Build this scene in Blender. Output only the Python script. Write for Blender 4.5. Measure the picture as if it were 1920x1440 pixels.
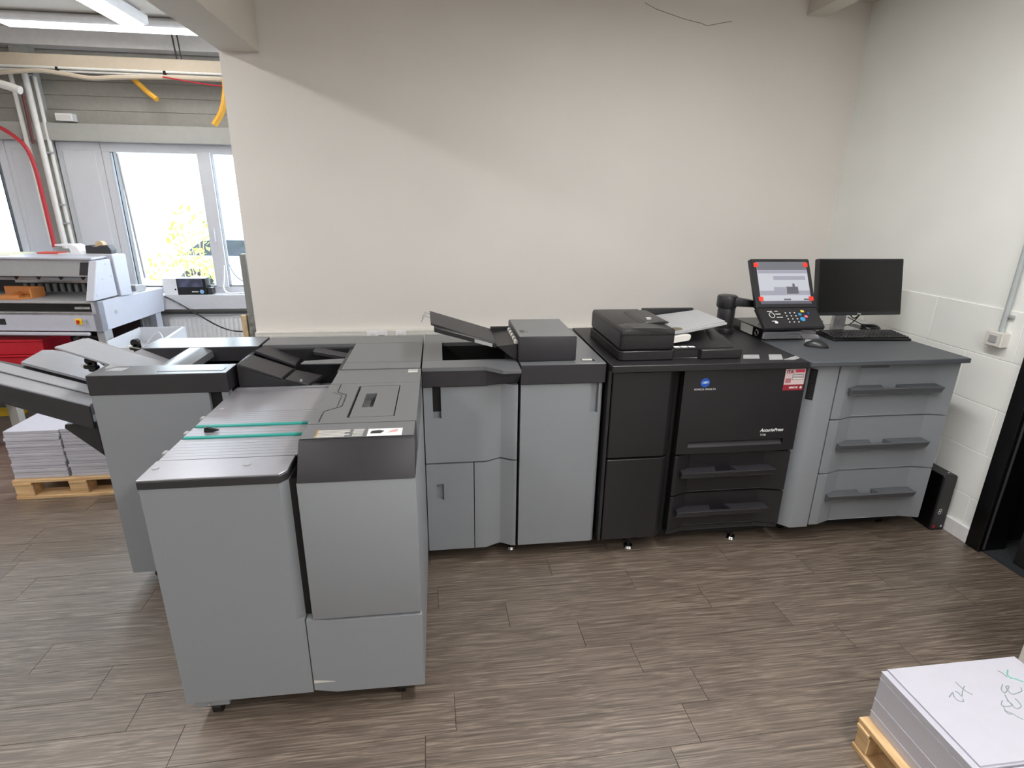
import bpy, bmesh, math, random
from mathutils import Vector, Matrix
random.seed(7)
for o in list(bpy.data.objects):
    bpy.data.objects.remove(o, do_unlink=True)
SC = bpy.context.scene
COL = SC.collection

# ------------------------------------------------------------------ camera
cam_d = bpy.data.cameras.new('camera'); cam = bpy.data.objects.new('camera', cam_d); COL.objects.link(cam)
yaw, pitch, roll = 0.131994, -0.320283, 0.014040
F = Vector((math.sin(yaw)*math.cos(pitch), math.cos(yaw)*math.cos(pitch), math.sin(pitch)))
R0 = Vector((math.cos(yaw), -math.sin(yaw), 0)); U0 = R0.cross(F)
Rv = math.cos(roll)*R0 + math.sin(roll)*U0; Uv = -math.sin(roll)*R0 + math.cos(roll)*U0
CAM = Vector((-0.348408, -2.267879, 1.713814))
M = Matrix((Rv, Uv, -F)).transposed().to_4x4(); M.translation = CAM
cam.matrix_world = M
cam_d.sensor_width = 36.0; cam_d.sensor_fit = 'HORIZONTAL'; cam_d.lens = 36.0*1036.648/1920
cam_d.clip_start = 0.02; cam_d.clip_end = 200
SC.camera = cam

# ------------------------------------------------------------------ world, exposure
w = bpy.data.worlds.new('sky'); SC.world = w; w.use_nodes = True
bg = w.node_tree.nodes['Background']; bg.inputs[0].default_value = (0.76, 0.86, 1.0, 1); bg.inputs[1].default_value = 7.5
vs = SC.view_settings; vs.view_transform = 'Standard'; vs.look = 'None'; vs.gamma = 1.0; vs.exposure = 0.5
vs.use_curve_mapping = False
SC.cycles.use_denoising = True
SC.cycles.max_bounces = 5; SC.cycles.diffuse_bounces = 4; SC.cycles.glossy_bounces = 2
SC.cycles.transparent_max_bounces = 6; SC.cycles.use_adaptive_sampling = True; SC.cycles.adaptive_threshold = 0.04; SC.cycles.sample_clamp_indirect = 8.0
SC.cycles.caustics_reflective = False; SC.cycles.caustics_refractive = False
LAMP = 26.0

# ------------------------------------------------------------------ materials
def s2l(c):
    c /= 255.0
    return c/12.92 if c <= 0.04045 else ((c+0.055)/1.055)**2.4
def rgb(r, g, b): return (s2l(r), s2l(g), s2l(b), 1)
MATS = {}
def mat(name, col, rough=0.5, metal=0.0, var=0.02, scale=30.0, bump=0.0, emis=0.0, spec=0.5, bscale=None):
    if name in MATS: return MATS[name]
    m = bpy.data.materials.new(name); m.use_nodes = True; nt = m.node_tree
    b = nt.nodes['Principled BSDF']; b.inputs['Roughness'].default_value = rough; b.inputs['Metallic'].default_value = metal
    b.inputs['Specular IOR Level'].default_value = spec
    g = nt.nodes.new('ShaderNodeNewGeometry')
    n = nt.nodes.new('ShaderNodeTexNoise'); n.inputs['Scale'].default_value = scale; n.inputs['Detail'].default_value = 0
    nt.links.new(g.outputs['Position'], n.inputs['Vector'])
    r = nt.nodes.new('ShaderNodeValToRGB')
    r.color_ramp.elements[0].position = 0.3; r.color_ramp.elements[1].position = 0.7
    r.color_ramp.elements[0].color = tuple(c*(1-var) for c in col[:3])+(1,)
    r.color_ramp.elements[1].color = tuple(min(1, c*(1+var)) for c in col[:3])+(1,)
    nt.links.new(n.outputs['Fac'], r.inputs['Fac']); nt.links.new(r.outputs['Color'], b.inputs['Base Color'])
    if bump > 0:
        n2 = nt.nodes.new('ShaderNodeTexNoise'); n2.inputs['Scale'].default_value = bscale or 900.0; n2.inputs['Detail'].default_value = 2
        nt.links.new(g.outputs['Position'], n2.inputs['Vector'])
        bp = nt.nodes.new('ShaderNodeBump'); bp.inputs['Strength'].default_value = bump; bp.inputs['Distance'].default_value = 0.002
        nt.links.new(n2.outputs['Fac'], bp.inputs['Height']); nt.links.new(bp.outputs['Normal'], b.inputs['Normal'])
    if emis > 0:
        b.inputs['Emission Color'].default_value = col; b.inputs['Emission Strength'].default_value = emis
    MATS[name] = m
    return m

GREY = mat('light grey textured plastic', rgb(140, 144, 149), 0.5, var=0.012, scale=300)
HNDL = mat('grey handle plastic', rgb(92, 95, 99), 0.5)
TRAYM = mat('grey tray plastic with window sheen', rgb(148, 149, 154), 0.35)  # window reflection on the finisher trays put into a lighter base colour
MIDG = mat('mid grey textured plastic', rgb(108, 110, 113), 0.27, var=0.012, scale=300)
DARK = mat('charcoal plastic', rgb(48, 47, 51), 0.45, var=0.012, scale=300)
SLATE = mat('slate laminate', rgb(80, 84, 89), 0.5, var=0.02, scale=300)
BLK = mat('black plastic', rgb(32, 31, 34), 0.42, var=0.02, scale=300)
BLKS = mat('black satin plastic', rgb(38, 38, 41), 0.35)
GAP = mat('black shadow gap paint', rgb(16, 16, 17), 0.7)
JET = mat('glossy black', rgb(12, 12, 13), 0.25)
SCRB = mat('matte screen black', rgb(8, 8, 9), 0.35)
STEEL = mat('brushed steel', rgb(190, 190, 192), 0.32, metal=0.9, var=0.1)
CHROME = mat('chrome', rgb(225, 225, 225), 0.15, metal=1.0)
DECK = mat('satin anodised deck', rgb(165, 165, 172), 0.3, metal=0.55, var=0.01)
TEAL = mat('teal belt rubber', rgb(40, 160, 150), 0.5)
WHITE = mat('white enamel', rgb(238, 238, 240), 0.4, var=0.02)
OFFW = mat('off white plastic', rgb(222, 220, 214), 0.45, var=0.02)
PAPER = mat('white paper', rgb(190, 190, 201), 0.8, var=0.01)
LABEL = mat('pale print label', rgb(205, 203, 198), 0.6)
LTG = mat('light grey plastic', rgb(165, 166, 168), 0.45)
RED = mat('red vinyl', rgb(190, 20, 40), 0.5)
REDH = mat('red rubber hose', rgb(175, 40, 50), 0.45)
DRED = mat('dark red primer', rgb(90, 35, 35), 0.5)
PINK = mat('magenta paper', rgb(225, 60, 140), 0.7)
YEL = mat('yellow plastic hose', rgb(215, 160, 50), 0.45)
YTAPE = mat('yellow floor tape', rgb(245, 200, 30), 0.5)
ORNG = mat('orange wood lacquer', rgb(205, 135, 75), 0.5)
CREAM = mat('cream powder coat', rgb(168, 167, 161), 0.5, var=0.02)
PVC = mat('white window plastic', rgb(208, 209, 214), 0.4, var=0.01)
CUTW = mat('white cutter enamel', rgb(186, 189, 200), 0.4, var=0.01)
BEIGE = mat('beige plastic duct', rgb(190, 176, 155), 0.5)
BLUE = mat('logo blue', rgb(25, 85, 190), 0.35)
BLUEL = mat('logo light blue', rgb(150, 195, 240), 0.35)
WPRINT = mat('white print', rgb(235, 235, 235), 0.6)
LEAF = mat('leaf green', rgb(160, 185, 70), 0.6, var=0.3, scale=6)
BARK = mat('bark', rgb(150, 130, 100), 0.8)
SKIN = mat('wooden batten', rgb(205, 180, 145), 0.7, var=0.15)
PLAST = mat('grey plastic sheeting', rgb(135, 135, 130), 0.3, var=0.3, scale=40)
WALLM = mat('painted plaster', rgb(233, 229, 224), 0.85, var=0.012, scale=3, bump=0.0)
WALLR = mat('painted blockwork', rgb(247, 249, 245), 0.8, var=0.012, scale=4, bump=0.0)
CEIL = mat('ceiling paint', rgb(220, 214, 205), 0.9, var=0.02, scale=4)
GWALL = mat('grey siding paint', rgb(160, 157, 149), 0.6, var=0.03)

def wood(name, c1, c2, sc):
    m = bpy.data.materials.new(name); m.use_nodes = True; nt = m.node_tree; b = nt.nodes['Principled BSDF']
    t = nt.nodes.new('ShaderNodeTexCoord'); mp = nt.nodes.new('ShaderNodeMapping'); mp.inputs['Scale'].default_value = sc
    n = nt.nodes.new('ShaderNodeTexNoise'); n.inputs['Scale'].default_value = 3; n.inputs['Detail'].default_value = 5
    oi = nt.nodes.new('ShaderNodeObjectInfo'); ad = nt.nodes.new('ShaderNodeVectorMath'); ad.operation = 'ADD'
    cm = nt.nodes.new('ShaderNodeCombineXYZ'); ml = nt.nodes.new('ShaderNodeMath'); ml.operation = 'MULTIPLY'; ml.inputs[1].default_value = 50
    nt.links.new(oi.outputs['Random'], ml.inputs[0]); nt.links.new(ml.outputs[0], cm.inputs[0]); nt.links.new(ml.outputs[0], cm.inputs[2])
    nt.links.new(t.outputs['Object'], mp.inputs['Vector']); nt.links.new(mp.outputs['Vector'], ad.inputs[0]); nt.links.new(cm.outputs[0], ad.inputs[1])
    nt.links.new(ad.outputs[0], n.inputs['Vector'])
    r = nt.nodes.new('ShaderNodeValToRGB'); r.color_ramp.elements[0].position = 0.3; r.color_ramp.elements[1].position = 0.7
    r.color_ramp.elements[0].color = c1; r.color_ramp.elements[1].color = c2
    nt.links.new(n.outputs['Fac'], r.inputs['Fac']); nt.links.new(r.outputs['Color'], b.inputs['Base Color']); b.inputs['Roughness'].default_value = 0.7
    return m
PINE = wood('pallet pine', rgb(190, 150, 105), rgb(232, 200, 152), (2, 14, 14))

def floor_mat():
    m = bpy.data.materials.new('dark oak vinyl plank'); m.use_nodes = True; nt = m.node_tree; L = nt.links.new
    b = nt.nodes['Principled BSDF']
    N = nt.nodes.new
    g = N('ShaderNodeNewGeometry'); oi = N('ShaderNodeObjectInfo')
    add = N('ShaderNodeMath'); add.operation = 'ADD'; L(oi.outputs['Random'], add.inputs[0]); L(g.outputs['Random Per Island'], add.inputs[1])
    fr = N('ShaderNodeMath'); fr.operation = 'FRACT'; L(add.outputs[0], fr.inputs[0])
    mu = N('ShaderNodeMath'); mu.operation = 'MULTIPLY'; mu.inputs[1].default_value = 37; L(fr.outputs[0], mu.inputs[0])
    cx = N('ShaderNodeCombineXYZ'); L(mu.outputs[0], cx.inputs[0]); L(mu.outputs[0], cx.inputs[1])
    va = N('ShaderNodeVectorMath'); va.operation = 'ADD'; L(g.outputs['Position'], va.inputs[0]); L(cx.outputs[0], va.inputs[1])
    # fine streaks along the plank
    mp = N('ShaderNodeMapping'); mp.inputs['Scale'].default_value = (5.0, 150.0, 1.0); L(va.outputs[0], mp.inputs['Vector'])
    wob = N('ShaderNodeTexNoise'); wob.inputs['Scale'].default_value = 5.0; wob.inputs['Detail'].default_value = 0; L(va.outputs[0], wob.inputs['Vector'])
    wm = N('ShaderNodeVectorMath'); wm.operation = 'SCALE'; wm.inputs['Scale'].default_value = 1.5; L(wob.outputs['Color'], wm.inputs[0])
    wa = N('ShaderNodeVectorMath'); wa.operation = 'ADD'; L(mp.outputs['Vector'], wa.inputs[0]); L(wm.outputs[0], wa.inputs[1])
    n1 = N('ShaderNodeTexNoise'); n1.inputs['Scale'].default_value = 1.0; n1.inputs['Detail'].default_value = 4; n1.inputs['Roughness'].default_value = 0.65; L(wa.outputs[0], n1.inputs['Vector'])
    r1 = N('ShaderNodeValToRGB'); e = r1.color_ramp.elements
    e[0].position = 0.32; e[0].color = rgb(76, 64, 54); e[1].position = 0.76; e[1].color = rgb(166, 152, 137)
    x = e.new(0.5); x.color = rgb(108, 94, 82)
    L(n1.outputs['Fac'], r1.inputs['Fac'])
    # cathedral rings
    mp2 = N('ShaderNodeMapping'); mp2.inputs['Scale'].default_value = (2.2, 16.0, 1.0); L(va.outputs[0], mp2.inputs['Vector'])
    n2 = N('ShaderNodeTexNoise'); n2.inputs['Scale'].default_value = 1.0; n2.inputs['Detail'].default_value = 0.0; L(mp2.outputs['Vector'], n2.inputs['Vector'])
    m2 = N('ShaderNodeMath'); m2.operation = 'MULTIPLY'; m2.inputs[1].default_value = 34; L(n2.outputs['Fac'], m2.inputs[0])
    s2 = N('ShaderNodeMath'); s2.operation = 'SINE'; L(m2.outputs[0], s2.inputs[0])
    r2 = N('ShaderNodeMapRange'); r2.inputs[1].default_value = 0.2; r2.inputs[2].default_value = 1.0; r2.inputs[3].default_value = 1.0; r2.inputs[4].default_value = 0.86; L(s2.outputs[0], r2.inputs[0])
    mx = N('ShaderNodeMix'); mx.data_type = 'RGBA'; mx.blend_type = 'MULTIPLY'; mx.inputs[0].default_value = 1.0
    L(r1.outputs['Color'], mx.inputs[6]); L(r2.outputs[0], mx.inputs[7])
    # plank to plank tone
    tn = N('ShaderNodeMapRange'); tn.inputs[3].default_value = 0.93; tn.inputs[4].default_value = 1.07; L(fr.outputs[0], tn.inputs[0])
    mx2 = N('ShaderNodeMix'); mx2.data_type = 'RGBA'; mx2.blend_type = 'MULTIPLY'; mx2.inputs[0].default_value = 1.0
    L(mx.outputs[2], mx2.inputs[6]); L(tn.outputs[0], mx2.inputs[7]); L(mx2.outputs[2], b.inputs['Base Color'])
    b.inputs['Roughness'].default_value = 0.42; b.inputs['Specular IOR Level'].default_value = 0.9
    b.inputs['Coat Weight'].default_value = 0.9; b.inputs['Coat Roughness'].default_value = 0.42
    bp = N('ShaderNodeBump'); bp.inputs['Strength'].default_value = 0.5; bp.inputs['Distance'].default_value = 0.002
    L(n1.outputs['Fac'], bp.inputs['Height']); L(bp.outputs['Normal'], b.inputs['Normal']); L(bp.outputs['Normal'], b.inputs['Coat Normal'])
    return m
FLOORM = floor_mat()

def glass_mat():
    m = bpy.data.materials.new('window glass'); m.use_nodes = True; nt = m.node_tree
    for n in list(nt.nodes): nt.nodes.remove(n)
    o = nt.nodes.new('ShaderNodeOutputMaterial'); a = nt.nodes.new('ShaderNodeBsdfTransparent'); g = nt.nodes.new('ShaderNodeBsdfGlossy')
    a.inputs[0].default_value = (0.95, 0.97, 0.96, 1); g.inputs['Roughness'].default_value = 0.02
    mx = nt.nodes.new('ShaderNodeMixShader'); mx.inputs[0].default_value = 0.06
    nt.links.new(a.outputs[0], mx.inputs[1]); nt.links.new(g.outputs[0], mx.inputs[2]); nt.links.new(mx.outputs[0], o.inputs[0])
    return m
GLASS = glass_mat()
def emit(name, col, st):
    m = bpy.data.materials.new(name); m.use_nodes = True; b = m.node_tree.nodes['Principled BSDF']
    b.inputs['Base Color'].default_value = tuple(c*0.06 for c in col[:3])+(1,) if st < 1 else col; b.inputs['Emission Color'].default_value = col; b.inputs['Emission Strength'].default_value = st
    return m
TUBE = emit('lamp diffuser', (1.0, 0.985, 0.97, 1), LAMP*1.62)
TUBE2 = emit('dim lamp diffuser', (1.0, 0.99, 0.98, 1), LAMP*0.12)
TUBE1 = emit('workshop lamp diffuser', (1.0, 0.985, 0.97, 1), LAMP*0.74)
SCREEN = emit('lit screen', rgb(205, 207, 216), 0.62)
SCREEND = emit('lit screen header', rgb(130, 132, 140), 0.5)
SCREENM = emit('lit screen picture', rgb(172, 170, 184), 0.6)
SCREENK = emit('lit screen dark picture', rgb(120, 117, 130), 0.45)
GUIDE = mat('smoky amber guide', rgb(120, 112, 92), 0.25)

# ------------------------------------------------------------------ mesh helpers
class B:
    def __init__(s): s.bm = bmesh.new()
    def _bev(s, vs, bev, seg=1):
        if bev > 0:
            es = {e for v in vs for e in v.link_edges}
            bmesh.ops.bevel(s.bm, geom=list(es), offset=bev, segments=seg, profile=0.5, affect='EDGES')
    def box(s, x0, x1, y0, y1, z0, z1, bev=0.0, seg=1):
        P = [(x0,y0,z0),(x1,y0,z0),(x1,y1,z0),(x0,y1,z0),(x0,y0,z1),(x1,y0,z1),(x1,y1,z1),(x0,y1,z1)]
        v = [s.bm.verts.new(p) for p in P]
        for f in ((3,2,1,0),(4,5,6,7),(0,1,5,4),(1,2,6,5),(2,3,7,6),(3,0,4,7)): s.bm.faces.new([v[i] for i in f])
        s._bev(v, bev, seg); return s
    def hexa(s, P, bev=0.0, seg=1):
        v = [s.bm.verts.new(p) for p in P]
        for f in ((3,2,1,0),(4,5,6,7),(0,1,5,4),(1,2,6,5),(2,3,7,6),(3,0,4,7)): s.bm.faces.new([v[i] for i in f])
        s._bev(v, bev, seg); return s
    def slab(s, q, t, bev=0.0):
        """quad q (4 points, counter-clockwise from above) given a thickness t downwards"""
        lo = [(p[0], p[1], p[2]-t) for p in q]
        return s.hexa(lo+list(q), bev)
    def prism(s, pts, ax, a, b, bev=0.0, seg=1):
        def mk(p, h): return {'z': (p[0],p[1],h), 'y': (p[0],h,p[1]), 'x': (h,p[0],p[1])}[ax]
        lo = [s.bm.verts.new(mk(p, a)) for p in pts]; hi = [s.bm.verts.new(mk(p, b)) for p in pts]; n = len(pts)
        s.bm.faces.new(lo[::-1]); s.bm.faces.new(hi)
        for i in range(n): s.bm.faces.new([lo[i], lo[(i+1)%n], hi[(i+1)%n], hi[i]])
        s._bev(lo+hi, bev, seg); return s
    def cyl(s, c, r, h, ax='z', seg=24, r2=None, bev=0.0):
        r2 = r if r2 is None else r2; lo = []; hi = []
        for i in range(seg):
            t = 2*math.pi*i/seg; u, v = math.cos(t), math.sin(t)
            def mk(rr, hh): return {'z': (c[0]+rr*u, c[1]+rr*v, c[2]+hh), 'y': (c[0]+rr*u, c[1]+hh, c[2]+rr*v), 'x': (c[0]+hh, c[1]+rr*u, c[2]+rr*v)}[ax]
            lo.append(s.bm.verts.new(mk(r, 0))); hi.append(s.bm.verts.new(mk(r2, h)))
        s.bm.faces.new(lo[::-1]); s.bm.faces.new(hi)
        for i in range(seg): s.bm.faces.new([lo[i], lo[(i+1)%seg], hi[(i+1)%seg], hi[i]])
        if bev > 0:
            es = {e for f in s.bm.faces for e in f.edges if len(f.verts) == seg and f.verts[0] in set(lo+hi)}
            bmesh.ops.bevel(s.bm, geom=list(es), offset=bev, segments=2, profile=0.5, affect='EDGES')
        return s
    def tube(s, path, r, seg=10, rs=None):
        P = [Vector(p) for p in path]; rings = []
        up = Vector((0.13, 0.27, 0.95)).normalized()
        for i, p in enumerate(P):
            t = (P[min(i+1, len(P)-1)]-P[max(i-1, 0)]).normalized()
            a = t.cross(up)
            if a.length < 1e-3: a = t.cross(Vector((1, 0, 0)))
            a.normalize(); b = t.cross(a); rr = rs[i] if rs else r
            rings.append([s.bm.verts.new(p+rr*(math.cos(2*math.pi*k/seg)*a+math.sin(2*math.pi*k/seg)*b)) for k in range(seg)])
        for A, C in zip(rings, rings[1:]):
            for k in range(seg): s.bm.faces.new([A[k], A[(k+1)%seg], C[(k+1)%seg], C[k]])
        s.bm.faces.new(rings[0][::-1]); s.bm.faces.new(rings[-1]); return s
    def sphere(s, c, r, sc=(1,1,1), u=20, v=12):
        g = bmesh.ops.create_uvsphere(s.bm, u_segments=u, v_segments=v, radius=r)
        for q in g['verts']: q.co = Vector((c[0]+q.co.x*sc[0], c[1]+q.co.y*sc[1], c[2]+q.co.z*sc[2]))
        return s
    def holed(s, x0, x1, z0, z1, y0, y1, hx0, hx1, hz0, hz1, depth):
        """front panel on plane y0 with a recessed pocket"""
        s.box(x0, hx0, y0, y1, z0, z1); s.box(hx1, x1, y0, y1, z0, z1)
        if z1-hz1 > 1e-4: s.box(hx0, hx1, y0, y1, hz1, z1)
        s.box(hx0, hx1, y0, y1, z0, hz0)
        s.box(hx0, hx1, y0+depth, y0+depth+0.01, hz0, hz1); return s
    def holed_top(s, x0, x1, y0, y1, z0, z1, hx0, hx1, hy0, hy1):
        s.box(x0, hx0, y0, y1, z0, z1); s.box(hx1, x1, y0, y1, z0, z1); s.box(hx0, hx1, y0, hy0, z0, z1); s.box(hx0, hx1, hy1, y1, z0, z1); return s

def bez(p0, p1, p2, p3, n=16):
    o = []
    for i in range(n+1):
        t = i/n; o.append(tuple((1-t)**3*a+3*(1-t)**2*t*b+3*(1-t)*t*t*c+t**3*d for a, b, c, d in zip(p0, p1, p2, p3)))
    return o
def spline(pts, n=6):
    P = [Vector(p) for p in pts]; P = [2*P[0]-P[1]]+P+[2*P[-1]-P[-2]]; o = []
    for i in range(1, len(P)-2):
        for k in range(n):
            t = k/n; a, b, c, d = P[i-1:i+3]
            o.append(tuple(0.5*((2*b)+(c-a)*t+(2*a-5*b+4*c-d)*t*t+(3*b-a-3*c+d)*t**3)))
    o.append(tuple(P[-2])); return o

def mesh_of(name, b, m, smooth=True, fix=True):
    if fix: bmesh.ops.recalc_face_normals(b.bm, faces=b.bm.faces)
    me = bpy.data.meshes.new(name); b.bm.to_mesh(me); b.bm.free(); me.materials.append(m)
    if smooth:
        for p in me.polygons: p.use_smooth = True
        me.set_sharp_from_angle(angle=math.radians(32))
    return me
def tag(o, label=None, cat=None, group=None, kind=None):
    if label: o['label'] = label
    if cat: o['category'] = cat
    if group: o['group'] = group
    if kind: o['kind'] = kind
    return o
def thing(name, label, cat, loc=(0, 0, 0), rz=0.0, group=None):
    o = bpy.data.objects.new(name, None); COL.objects.link(o); o.location = loc; o.rotation_euler = (0, 0, rz); o.empty_display_size = 0.1
    o['mw'] = 0
    del o['mw']
    return tag(o, label, cat, group)
def rootmat(o): return Matrix.Translation(o.location) @ Matrix.Rotation(o.rotation_euler[2], 4, 'Z')
def part(name, b, m, parent=None, label=None, world=True, smooth=True):
    o = bpy.data.objects.new(name, mesh_of(name, b, m, smooth) if isinstance(b, B) else b); COL.objects.link(o)
    if parent:
        o.parent = parent
        if world and parent.type == 'EMPTY': o.matrix_parent_inverse = rootmat(parent).inverted()
    if label: o['label'] = label
    return o
def solo(name, b, m, label, cat, group=None, kind=None):
    """a thing that is one mesh, its origin moved to the middle of its base"""
    xs = [v.co for v in b.bm.verts]
    c = Vector(((min(v.x for v in xs)+max(v.x for v in xs))/2, (min(v.y for v in xs)+max(v.y for v in xs))/2, min(v.z for v in xs)))
    bmesh.ops.translate(b.bm, verts=b.bm.verts, vec=-c)
    o = part(name, b, m); o.location = c
    return tag(o, label, cat, group, kind)
def struct(name, b, m, label=None, parent=None):
    o = part(name, b, m, parent)
    if not parent: o['kind'] = 'structure'
    if label: o['label'] = label
    return o
TEXTS = []
def text(name, s, size, m, parent, loc, rot=(math.pi/2, 0, 0), ext=0.0004, shear=0.0, align='LEFT', bold=0.0, world=True, sx=1.0):
    c = bpy.data.curves.new(name, 'FONT'); c.body = s; c.size = size; c.extrude = ext; c.shear = shear; c.align_x = align; c.offset = bold
    c.materials.append(m); o = bpy.data.objects.new(name, c); COL.objects.link(o); o.location = loc; o.rotation_euler = rot; o.scale = (sx, 1, 1)
    o.parent = parent
    if world and parent.type == 'EMPTY': o.matrix_parent_inverse = rootmat(parent).inverted()
    TEXTS.append(o)
    return o

# ================================================================== STRUCTURE
XW, YB, YWIN, ZC = 2.43, 1.50, 3.25, 2.935
XL, YR = -9.6, -5.6
flo = struct('floor', B().box(XL-.2, XW+1.6, YR-.2, YWIN+.2, -0.10, -0.004), mat('floor screed', rgb(45, 38, 33), 0.8), 'dark wood-look plank floor')
# planks 0.914 x 0.152, rows almost parallel to the back wall
PL, PW, ROT = 0.914, 0.1518, 0.0205
offs = {-1: 0.517, 0: -0.10, 1: 0.19, 2: 0.374, 3: 0.563, 4: 0.459, 5: 0.348}
def plank_mesh(L, W):
    b = B(); g = 0.0008; c = 0.0003
    x0, x1, y0, y1 = -L/2+g, L/2-g, -W/2+g, W/2-g
    lo = [(x0,y0,-.004),(x1,y0,-.004),(x1,y1,-.004),(x0,y1,-.004)]; md = [(x,y,-c) for x,y,_ in lo]
    hi = [(x0+c,y0+c,0),(x1-c,y0+c,0),(x1-c,y1-c,0),(x0+c,y1-c,0)]
    return lo, md, hi
lo, md, hi = plank_mesh(PL, PW)
def add_plank(bm, T):
    a = [bm.verts.new(T @ Vector(p)) for p in lo]; c = [bm.verts.new(T @ Vector(p)) for p in md]; d = [bm.verts.new(T @ Vector(p)) for p in hi]
    for i in range(4):
        j = (i+1) % 4
        bm.faces.new([a[i], a[j], c[j], c[i]]); bm.faces.new([c[i], c[j], d[j], d[i]])
    bm.faces.new(d)
pb = B(); add_plank(pb.bm, Matrix.Identity(4)); PME = mesh_of('plank', pb, FLOORM, smooth=False, fix=False)
spots = []
Rm = Matrix.Rotation(ROT, 4, 'Z')
for r in range(-26, 40):
    yc = -0.233-PW*(r+0.5); off = offs.get(r)
    if off is None: off = random.Random(r*13+5).uniform(0, PL)
    k0 = int((XL-off)/PL)-2
    for k in range(k0, k0+19):
        p = Rm @ Vector((off+PL*(k+0.5), yc-0.0, 0)); p.y += 0.0
        if p.x < XL-.3 or p.x > XW+.55 or p.y < YR-.1 or p.y > YWIN+.1: continue
        spots.append(p)
def in_view(p):
    v = p-CAM; d = v.dot(F)
    return d > 0.3 and abs(v.dot(Rv))/d < 1.06 and -0.95 < v.dot(Uv)/d < 0.80
near = sorted([p for p in spots if in_view(p)], key=lambda p: (p-CAM).length)[:285]
ns = {id(p) for p in near}
for p in near:
    o = bpy.data.objects.new('plank', PME); COL.objects.link(o); o.location = p; o.rotation_euler = (0, 0, ROT); o.parent = flo
rest = B()
for p in spots:
    if id(p) not in ns: add_plank(rest.bm, Matrix.Translation(p) @ Rm)
ro = bpy.data.objects.new('plank_field', mesh_of('plank_field', rest, FLOORM, smooth=False, fix=False)); COL.objects.link(ro); ro.parent = flo; ro['kind'] = 'stuff'

struct('ceiling', B().box(XL-.2, XW+.2, YR-.2, YWIN+.2, ZC, ZC+.15), CEIL, 'off white painted ceiling')
wb = struct('wall_back', B().box(-1.56, XW+.1, YB, YB+.16, 0, ZC), WALLM, 'plain off white plastered wall behind the machines')
ck = [(0.93,2.86),(1.0,2.832),(1.1,2.808),(1.2,2.785),(1.3,2.77),(1.34,2.758),(1.42,2.775),(1.5,2.79)]
part('crack', B().tube([(x, YB-.0002, z) for x, z in ck], 0.0016, 5), mat('hairline crack', rgb(120, 110, 100), 0.9), wb, 'hairline crack in the plaster')
# right wall with the doorway
DY = -0.055
wr = struct('wall_right', B().box(XW, XW+.14, DY, YB+.16, 0, ZC), WALLR, 'white painted block wall at the side')
struct('wall_right_rear', B().box(XW, XW+.14, YR, -1.05, 0, ZC).box(XW, XW+.14, -1.05, DY, 2.08, ZC), WALLR, 'white painted block wall past the doorway')
BH = 0.247
for i in range(5):
    y = 1.5-(0.25 if i % 2 else 0.0)-0.5
    ys = [1.5]
    while y > DY: ys.append(y); y -= 0.5
    ys.append(DY)
    for a, c in zip(ys, ys[1:]):
        part('block', B().box(XW-.006, XW+.001, c+.0007, a-.0007, 0.002+i*BH, 0.002+(i+1)*BH-.0014, 0.0022), WALLR, wr)
struct('baseboard_right', B().box(XW-.020, XW-.006, DY, YB, 0, 0.085, 0.002), WHITE, 'low white skirting board')
struct('wall_rear', B().box(XL, XW+.1, YR-.15, YR, 0, ZC), WALLM, 'off white wall behind the viewer')
struct('wall_left', B().box(XL-.15, XL, YR, YWIN, 0, ZC), WALLM, 'off white wall of the workshop')
# doorway in the right wall
d1 = thing('door_1', 'dark door opening with black frame in the white side wall', 'door', (XW, DY, 0)); d1['kind'] = 'structure'
part('door_frame', B().box(XW-.025, XW+.14, DY-.075, DY, 0, 2.08, 0.003).box(XW-.025, XW+.14, -1.05, -0.98, 0, 2.08, 0.003).box(XW-.025, XW+.14, -1.05, DY, 2.02, 2.09, 0.003), JET, d1)
part('frame_seal', B().tube([(XW-.002, DY-.082, 0.02), (XW-.002, DY-.082, 2.0)], 0.006, 8), DARK, d1, 'grey rubber seal strip')
part('door_leaf', B().box(XW+.06, XW+.10, -0.98, -0.24, 0.01, 2.02, 0.002), GAP, d1)
struct('floor_vestibule', B().box(XW+.005, XW+1.6, -1.3, DY-.01, -.003, 0.006), mat('dark entrance matting', rgb(42, 45, 48), 0.95, var=0.3, scale=300), 'dark grey entrance matting beyond the doorway')
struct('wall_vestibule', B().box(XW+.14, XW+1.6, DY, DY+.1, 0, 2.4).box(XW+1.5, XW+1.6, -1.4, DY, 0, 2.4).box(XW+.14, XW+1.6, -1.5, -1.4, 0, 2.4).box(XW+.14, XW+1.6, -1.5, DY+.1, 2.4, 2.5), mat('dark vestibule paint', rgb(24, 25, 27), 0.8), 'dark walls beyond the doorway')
# ceiling beams
struct('trim_1', B().box(-1.555, -1.335, YR, YB, 2.50, ZC, 0.004), CEIL, 'deep ceiling beam meeting the end of the wall')
struct('trim_2', B().box(1.99, 2.115, YR, YB, 2.842, ZC, 0.004), CEIL, 'shallow ceiling beam near the side wall')
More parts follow.
